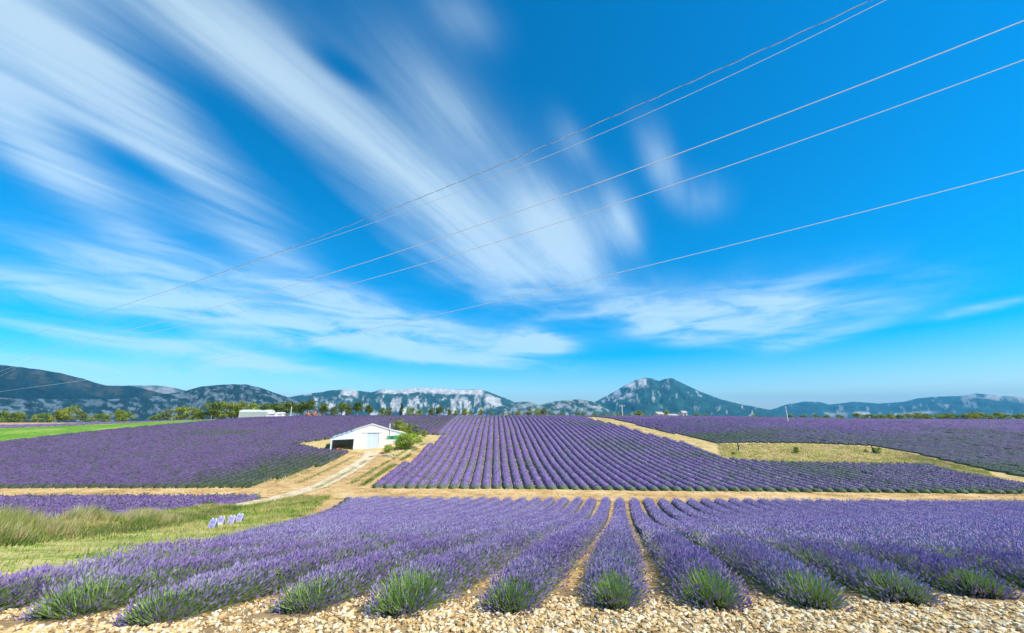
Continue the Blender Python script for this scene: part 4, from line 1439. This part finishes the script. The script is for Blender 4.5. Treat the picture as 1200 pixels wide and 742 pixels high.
# ------------------------------------------------------------------ signs on the verge
PURP_S = (.50, .42, .78)
for k, (px, py, lb) in enumerate(((249, 620.8, 'lilac A-frame sign with small dark emblem, first of the row by the tall grass'), (258.5, 617.2, 'A-frame sign half lilac half white in the row on the verge'),
                                  (271, 615.5, 'lilac and pink A-frame sign next to the last of the row'), (280.5, 612.5, 'lilac A-frame sign at the track end of the row'))):
    p = ground_at(px, py)
    s = thing('sandwich_board', lb, 'sign', p, R(-12 + 3 * k), 'A-frame signs on the verge')
    w, h, t = .25, .60, .02

    def panel(mb, x0, x1, z0, z1, off, col, side=-1):
        # leaning board: y runs from foot to apex
        def P(x, z, o):
            return (x, side * (.20 * (1 - z / h)) + side * o, z * .96 + .05)
        V = [P(x0, z0, off), P(x1, z0, off), P(x1, z0, off - t), P(x0, z0, off - t), P(x0, z1, off), P(x1, z1, off), P(x1, z1, off - t), P(x0, z1, off - t)]
        mb.hexa(V, col)
    mb = MB()
    panel(mb, -w, w, 0, h, .012, (.80, .78, .80))
    f = obj('front_panel', mb.mesh('front_panel'), M_paint, s)
    mb = MB()
    if k == 1:
        panel(mb, -w + .02, w - .02, h * .46, h - .02, .017, PURP_S)
    else:
        panel(mb, -w + .02, w - .02, .10, h - .03, .017, PURP_S if k != 2 else (.56, .44, .76))
    obj('print', mb.mesh('print'), M_paint, f)
    for q, (zz, ww) in enumerate(((h * .68, .10), (h * .30, .06))):
        if k == 1 and q:
            continue
        for ii in range(3):
            mb = MB()
            panel(mb, -ww + ii * ww * .7, -ww + ii * ww * .7 + ww * .5, zz, zz + .045 - .012 * (ii % 2), .021, (.10, .08, .20))
            obj('print_mark', mb.mesh('print_mark'), M_paint, f)
    mb = MB()
    panel(mb, -w, w, 0, h, .012, (.66, .64, .66), 1)
    obj('back_panel', mb.mesh('back_panel'), M_paint, s)
    for xx in (-.13, .13):
        mb = MB()
        mb.box((xx - .05, -.03, h * .96 + .04), (xx + .05, .03, h * .96 + .12), (.82, .82, .78))
        obj('hinge_tab', mb.mesh('hinge_tab'), M_paint, s)
    for xx in (-w + .03, w - .03):
        mb = MB()
        mb.box((xx - .015, -.225, -.02), (xx + .015, -.195, .06), (.7, .7, .7))
        obj('leg', mb.mesh('leg'), M_paint, s)

# ------------------------------------------------------------------ far buildings, poles
def at(px, py, yy):
    d = ray(px, py)
    d = d / d[1]
    return np.array([d[0] * yy, yy, d[2] * yy])


def house(name, px0, px1, ytop, yy, roofh, wall, roof, label, cat='building', depth=6, arch=False, windows=()):
    a, b = at(px0, ytop, yy), at(px1, ytop, yy)
    w = b[0] - a[0]
    zg = float(gz((a[0] + b[0]) / 2, yy)) - .2
    H = a[2] - zg
    o = thing(name, label, cat, (a[0], yy, zg))
    eh = H - roofh
    mb = MB()
    mb.box((0, 0, 0), (w, depth, eh), wall)
    obj('wall', mb.mesh('wall'), M_plaster, o)
    mb = MB()
    if arch:
        ang = np.linspace(0, math.pi, 9)
        pts = [(depth / 2 - (depth / 2 + .05) * math.cos(t), eh + roofh * math.sin(t)) for t in ang]
        V = [(-.1, p_, z_) for p_, z_ in pts] + [(w + .1, p_, z_) for p_, z_ in pts]
        n_ = len(pts)
        mb.add(V, [(i, i + 1, n_ + i + 1, n_ + i) for i in range(n_ - 1)], roof)
        base = mb.n - 2 * n_
        for k in range(1, n_ - 1):
            mb.t.append(np.array([(0, k, k + 1), (n_, n_ + k + 1, n_ + k)]) + base)
    else:
        V = [(-.3, -.3, eh), (w + .3, -.3, eh), (w + .3, depth + .3, eh), (-.3, depth + .3, eh), (-.2, depth / 2, H), (w + .2, depth / 2, H)]
        mb.add(V, [(0, 1, 5, 4), (2, 3, 4, 5), (3, 2, 1, 0)], roof)
        base = mb.n - 6
        mb.t.append(np.array([(0, 4, 3), (1, 2, 5)]) + base)
    obj('roof', mb.mesh('roof'), M_plaster, o)
    if arch:
        for i in range(9):
            mb = MB()
            u = w * i / 8
            mb.tube([(u, -.04, 0), (u, -.04, eh)], .05, 5, (.5, .52, .5))
            obj('frame_post', mb.mesh('frame_post'), M_paint, o)
    for u in windows:
        mb = MB()
        mb.box((w * u - .45, -.05, eh - 1.6), (w * u + .45, -.005, eh - .5), (.12, .13, .16))
        obj('window', mb.mesh('window'), M_paint, o)
    return o


house('greenhouse', 281, 313, 480.0, 196, 1.2, (.52, .56, .50), (.60, .63, .58), 'long white polytunnel greenhouse in front of the skyline trees', 'greenhouse', 7, True)
house('shed', 314, 322.5, 483.5, 197, .5, (.82, .80, .78), (.78, .74, .70), 'small white shed right of the long greenhouse', 'shed', 4)
house('shed', 323.5, 330.5, 483.2, 199, .6, (.80, .80, .80), (.70, .70, .72), 'second small white shed, nearer to the pale pole by the pines', 'shed', 4)
house('farmhouse', 771, 778, 482.6, 215, 1.2, (.62, .60, .56), (.50, .45, .40), 'narrow pale farmhouse wing left of the small dark tree', 'house', 7, windows=(.5,))
house('farmhouse', 785, 795, 485.0, 214, .9, (.64, .62, .56), (.48, .42, .37), 'low pale farmhouse between two small dark trees', 'house', 7, windows=(.25, .7))
house('farmhouse', 800, 805, 481.5, 222, 1.0, (.60, .60, .58), (.50, .47, .44), 'tall narrow pale house right of the small dark trees', 'house', 5, windows=(.5,))
p = at(367, 487, 193)
heap('earth_mound', (p[0], 193, gz(p[0], 193) - .1), (6.4, 2.6), 3.4, [(.42, .17, .09), (.36, .15, .08), (.48, .22, .12)], 'mound of reddish earth in front of the pines', 'mound', 14, 90)


def pole(px, ytop, ybase, yy, r_, cross, label, lean=0.0):
    p = at(px, ybase, yy)
    zg = float(gz(p[0], yy))
    h = at(px, ytop, yy)[2] - zg
    o = thing('utility_pole', label, 'utility pole', (p[0], yy, zg))
    mb = MB()
    mb.tube([(0, 0, -.3), (lean * h * .5, 0, h * .5), (lean * h, 0, h)], [r_, r_ * .85, r_ * .7], 8, (.74, .72, .68))
    obj('shaft', mb.mesh('shaft'), M_plaster, o)
    if cross:
        mb = MB()
        mb.box((-1.5 + lean * h, -.1, h - .9), (1.5 + lean * h, .1, h - .72), (.70, .70, .70))
        obj('crossarm', mb.mesh('crossarm'), M_plaster, o)
        for q in (-1.3, 0, 1.3):
            mb = MB()
            mb.tube([(q + lean * h, 0, h - .72), (q + lean * h, 0, h - .3)], [.12, .07], 6, (.8, .84, .86))
            obj('insulator', mb.mesh('insulator'), M_paint, o)
    return o


pole(729.5, 474, 487.5, 205, .21, True, 'pale utility pole with crossarm near the white farmhouse')
pole(923, 476, 492, 146, .20, False, 'pale bare pole standing alone in the half green lavender field')
pole(340.5, 476.5, 487, 198, .22, False, 'pale short pole between the pines and the white sheds')

# ------------------------------------------------------------------ overhead wires
waz = R(-62)
wd = np.array([math.sin(waz), math.cos(waz)])
wn = np.array([math.cos(waz), -math.sin(waz)])


def wire_curve(pix, D, t0, t1, n):
    T, Z = [], []
    for a, b in pix:
        q = ray(a, b)
        s = D / (q[:2] @ wn)
        T.append(s * (q[:2] @ wd))
        Z.append(s * q[2])
    c = np.polyfit(T, Z, 2 if len(T) < 5 else 3)
    t = np.linspace(t0, t1, n)
    z = np.polyval(c, t)
    tm, tl = max(T), min(T)                     # past the measured span go on at the end slope
    dc = np.polyder(c)
    z = np.where(t > tm, np.polyval(c, tm) + np.polyval(dc, tm) * (t - tm), z)
    z = np.where(t < tl, np.polyval(c, tl) + np.polyval(dc, tl) * (t - tl), z)
    return np.stack([wn[0] * D + wd[0] * t, wn[1] * D + wd[1] * t, z], -1)


wires = [([(1036, 0), (900, 69.7), (621, 191), (400, 274), (135, 371)], 6.8, .0065, 'thinnest pale wire just below the twisted cable'),
         ([(1200, 18.5), (1040, 91.5), (700, 218), (380, 320), (160, 385), (10, 424.5)], 8.2, .0125, 'thick bright wire, second highest single strand overhead'),
         ([(1200, 68), (1125, 99.5), (700, 247.5), (450, 321), (280, 367), (25, 427)], 9.2, .0115, 'bright wire close below the thick bright wire'),
         ([(1200, 198), (700, 328.5), (540, 362.5), (450, 382), (290, 414), (107, 445), (0, 459)], 12.5, .0135, 'lowest bright wire, crossing in front of the dark left mountain')]
for pix, D, r_, lb in wires:
    P = wire_curve(pix, D, -22, 150, 260)
    mb = MB()
    mb.tube(P - P[0], r_ * .66, 6, (.88, .88, .87))
    tag(obj('overhead_wire', mb.mesh('overhead_wire', True), M_wire, None, P[0]), lb, 'wire')
P = wire_curve([(1013, 0), (902.7, 58), (586, 195), (383, 273), (100, 372), (0, 405.7)], 6.3, -16, 90, 1500)
tw = thing('twisted_cable', 'twisted two strand cable, highest of the overhead lines', 'wire', P[0])
t = np.linspace(-16, 90, 1500)
for q, c in ((0, (.80, .84, .86)), (math.pi, (.16, .22, .30))):  # pale and dark strand colours imitate lit and shaded stretches of the twist
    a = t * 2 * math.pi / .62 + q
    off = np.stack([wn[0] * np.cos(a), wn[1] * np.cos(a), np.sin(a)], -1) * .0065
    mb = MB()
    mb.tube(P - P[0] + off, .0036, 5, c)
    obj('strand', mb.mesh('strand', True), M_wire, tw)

# ------------------------------------------------------------------ air
mb = MB()
mb.box((-15800, -55, -320), (15800, 16500, 760))
hz = obj('haze', mb.mesh('haze'), None)
hm = bpy.data.materials.new('haze_air')
hm.use_nodes = True
nt = hm.node_tree
nt.nodes.clear()
pv = nt.nodes.new('ShaderNodeVolumePrincipled')
pv.inputs['Color'].default_value = (.10, .58, 1.0, 1)
pv.inputs['Density'].default_value = 0.000056
pv.inputs['Anisotropy'].default_value = 0.0
mo = nt.nodes.new('ShaderNodeOutputMaterial')
nt.links.new(pv.outputs[0], mo.inputs['Volume'])
hz.data.materials.clear()
hz.data.materials.append(hm)
hz['kind'] = 'stuff'
hz['label'] = 'thin blue summer haze over the plateau'
hz['category'] = 'haze'
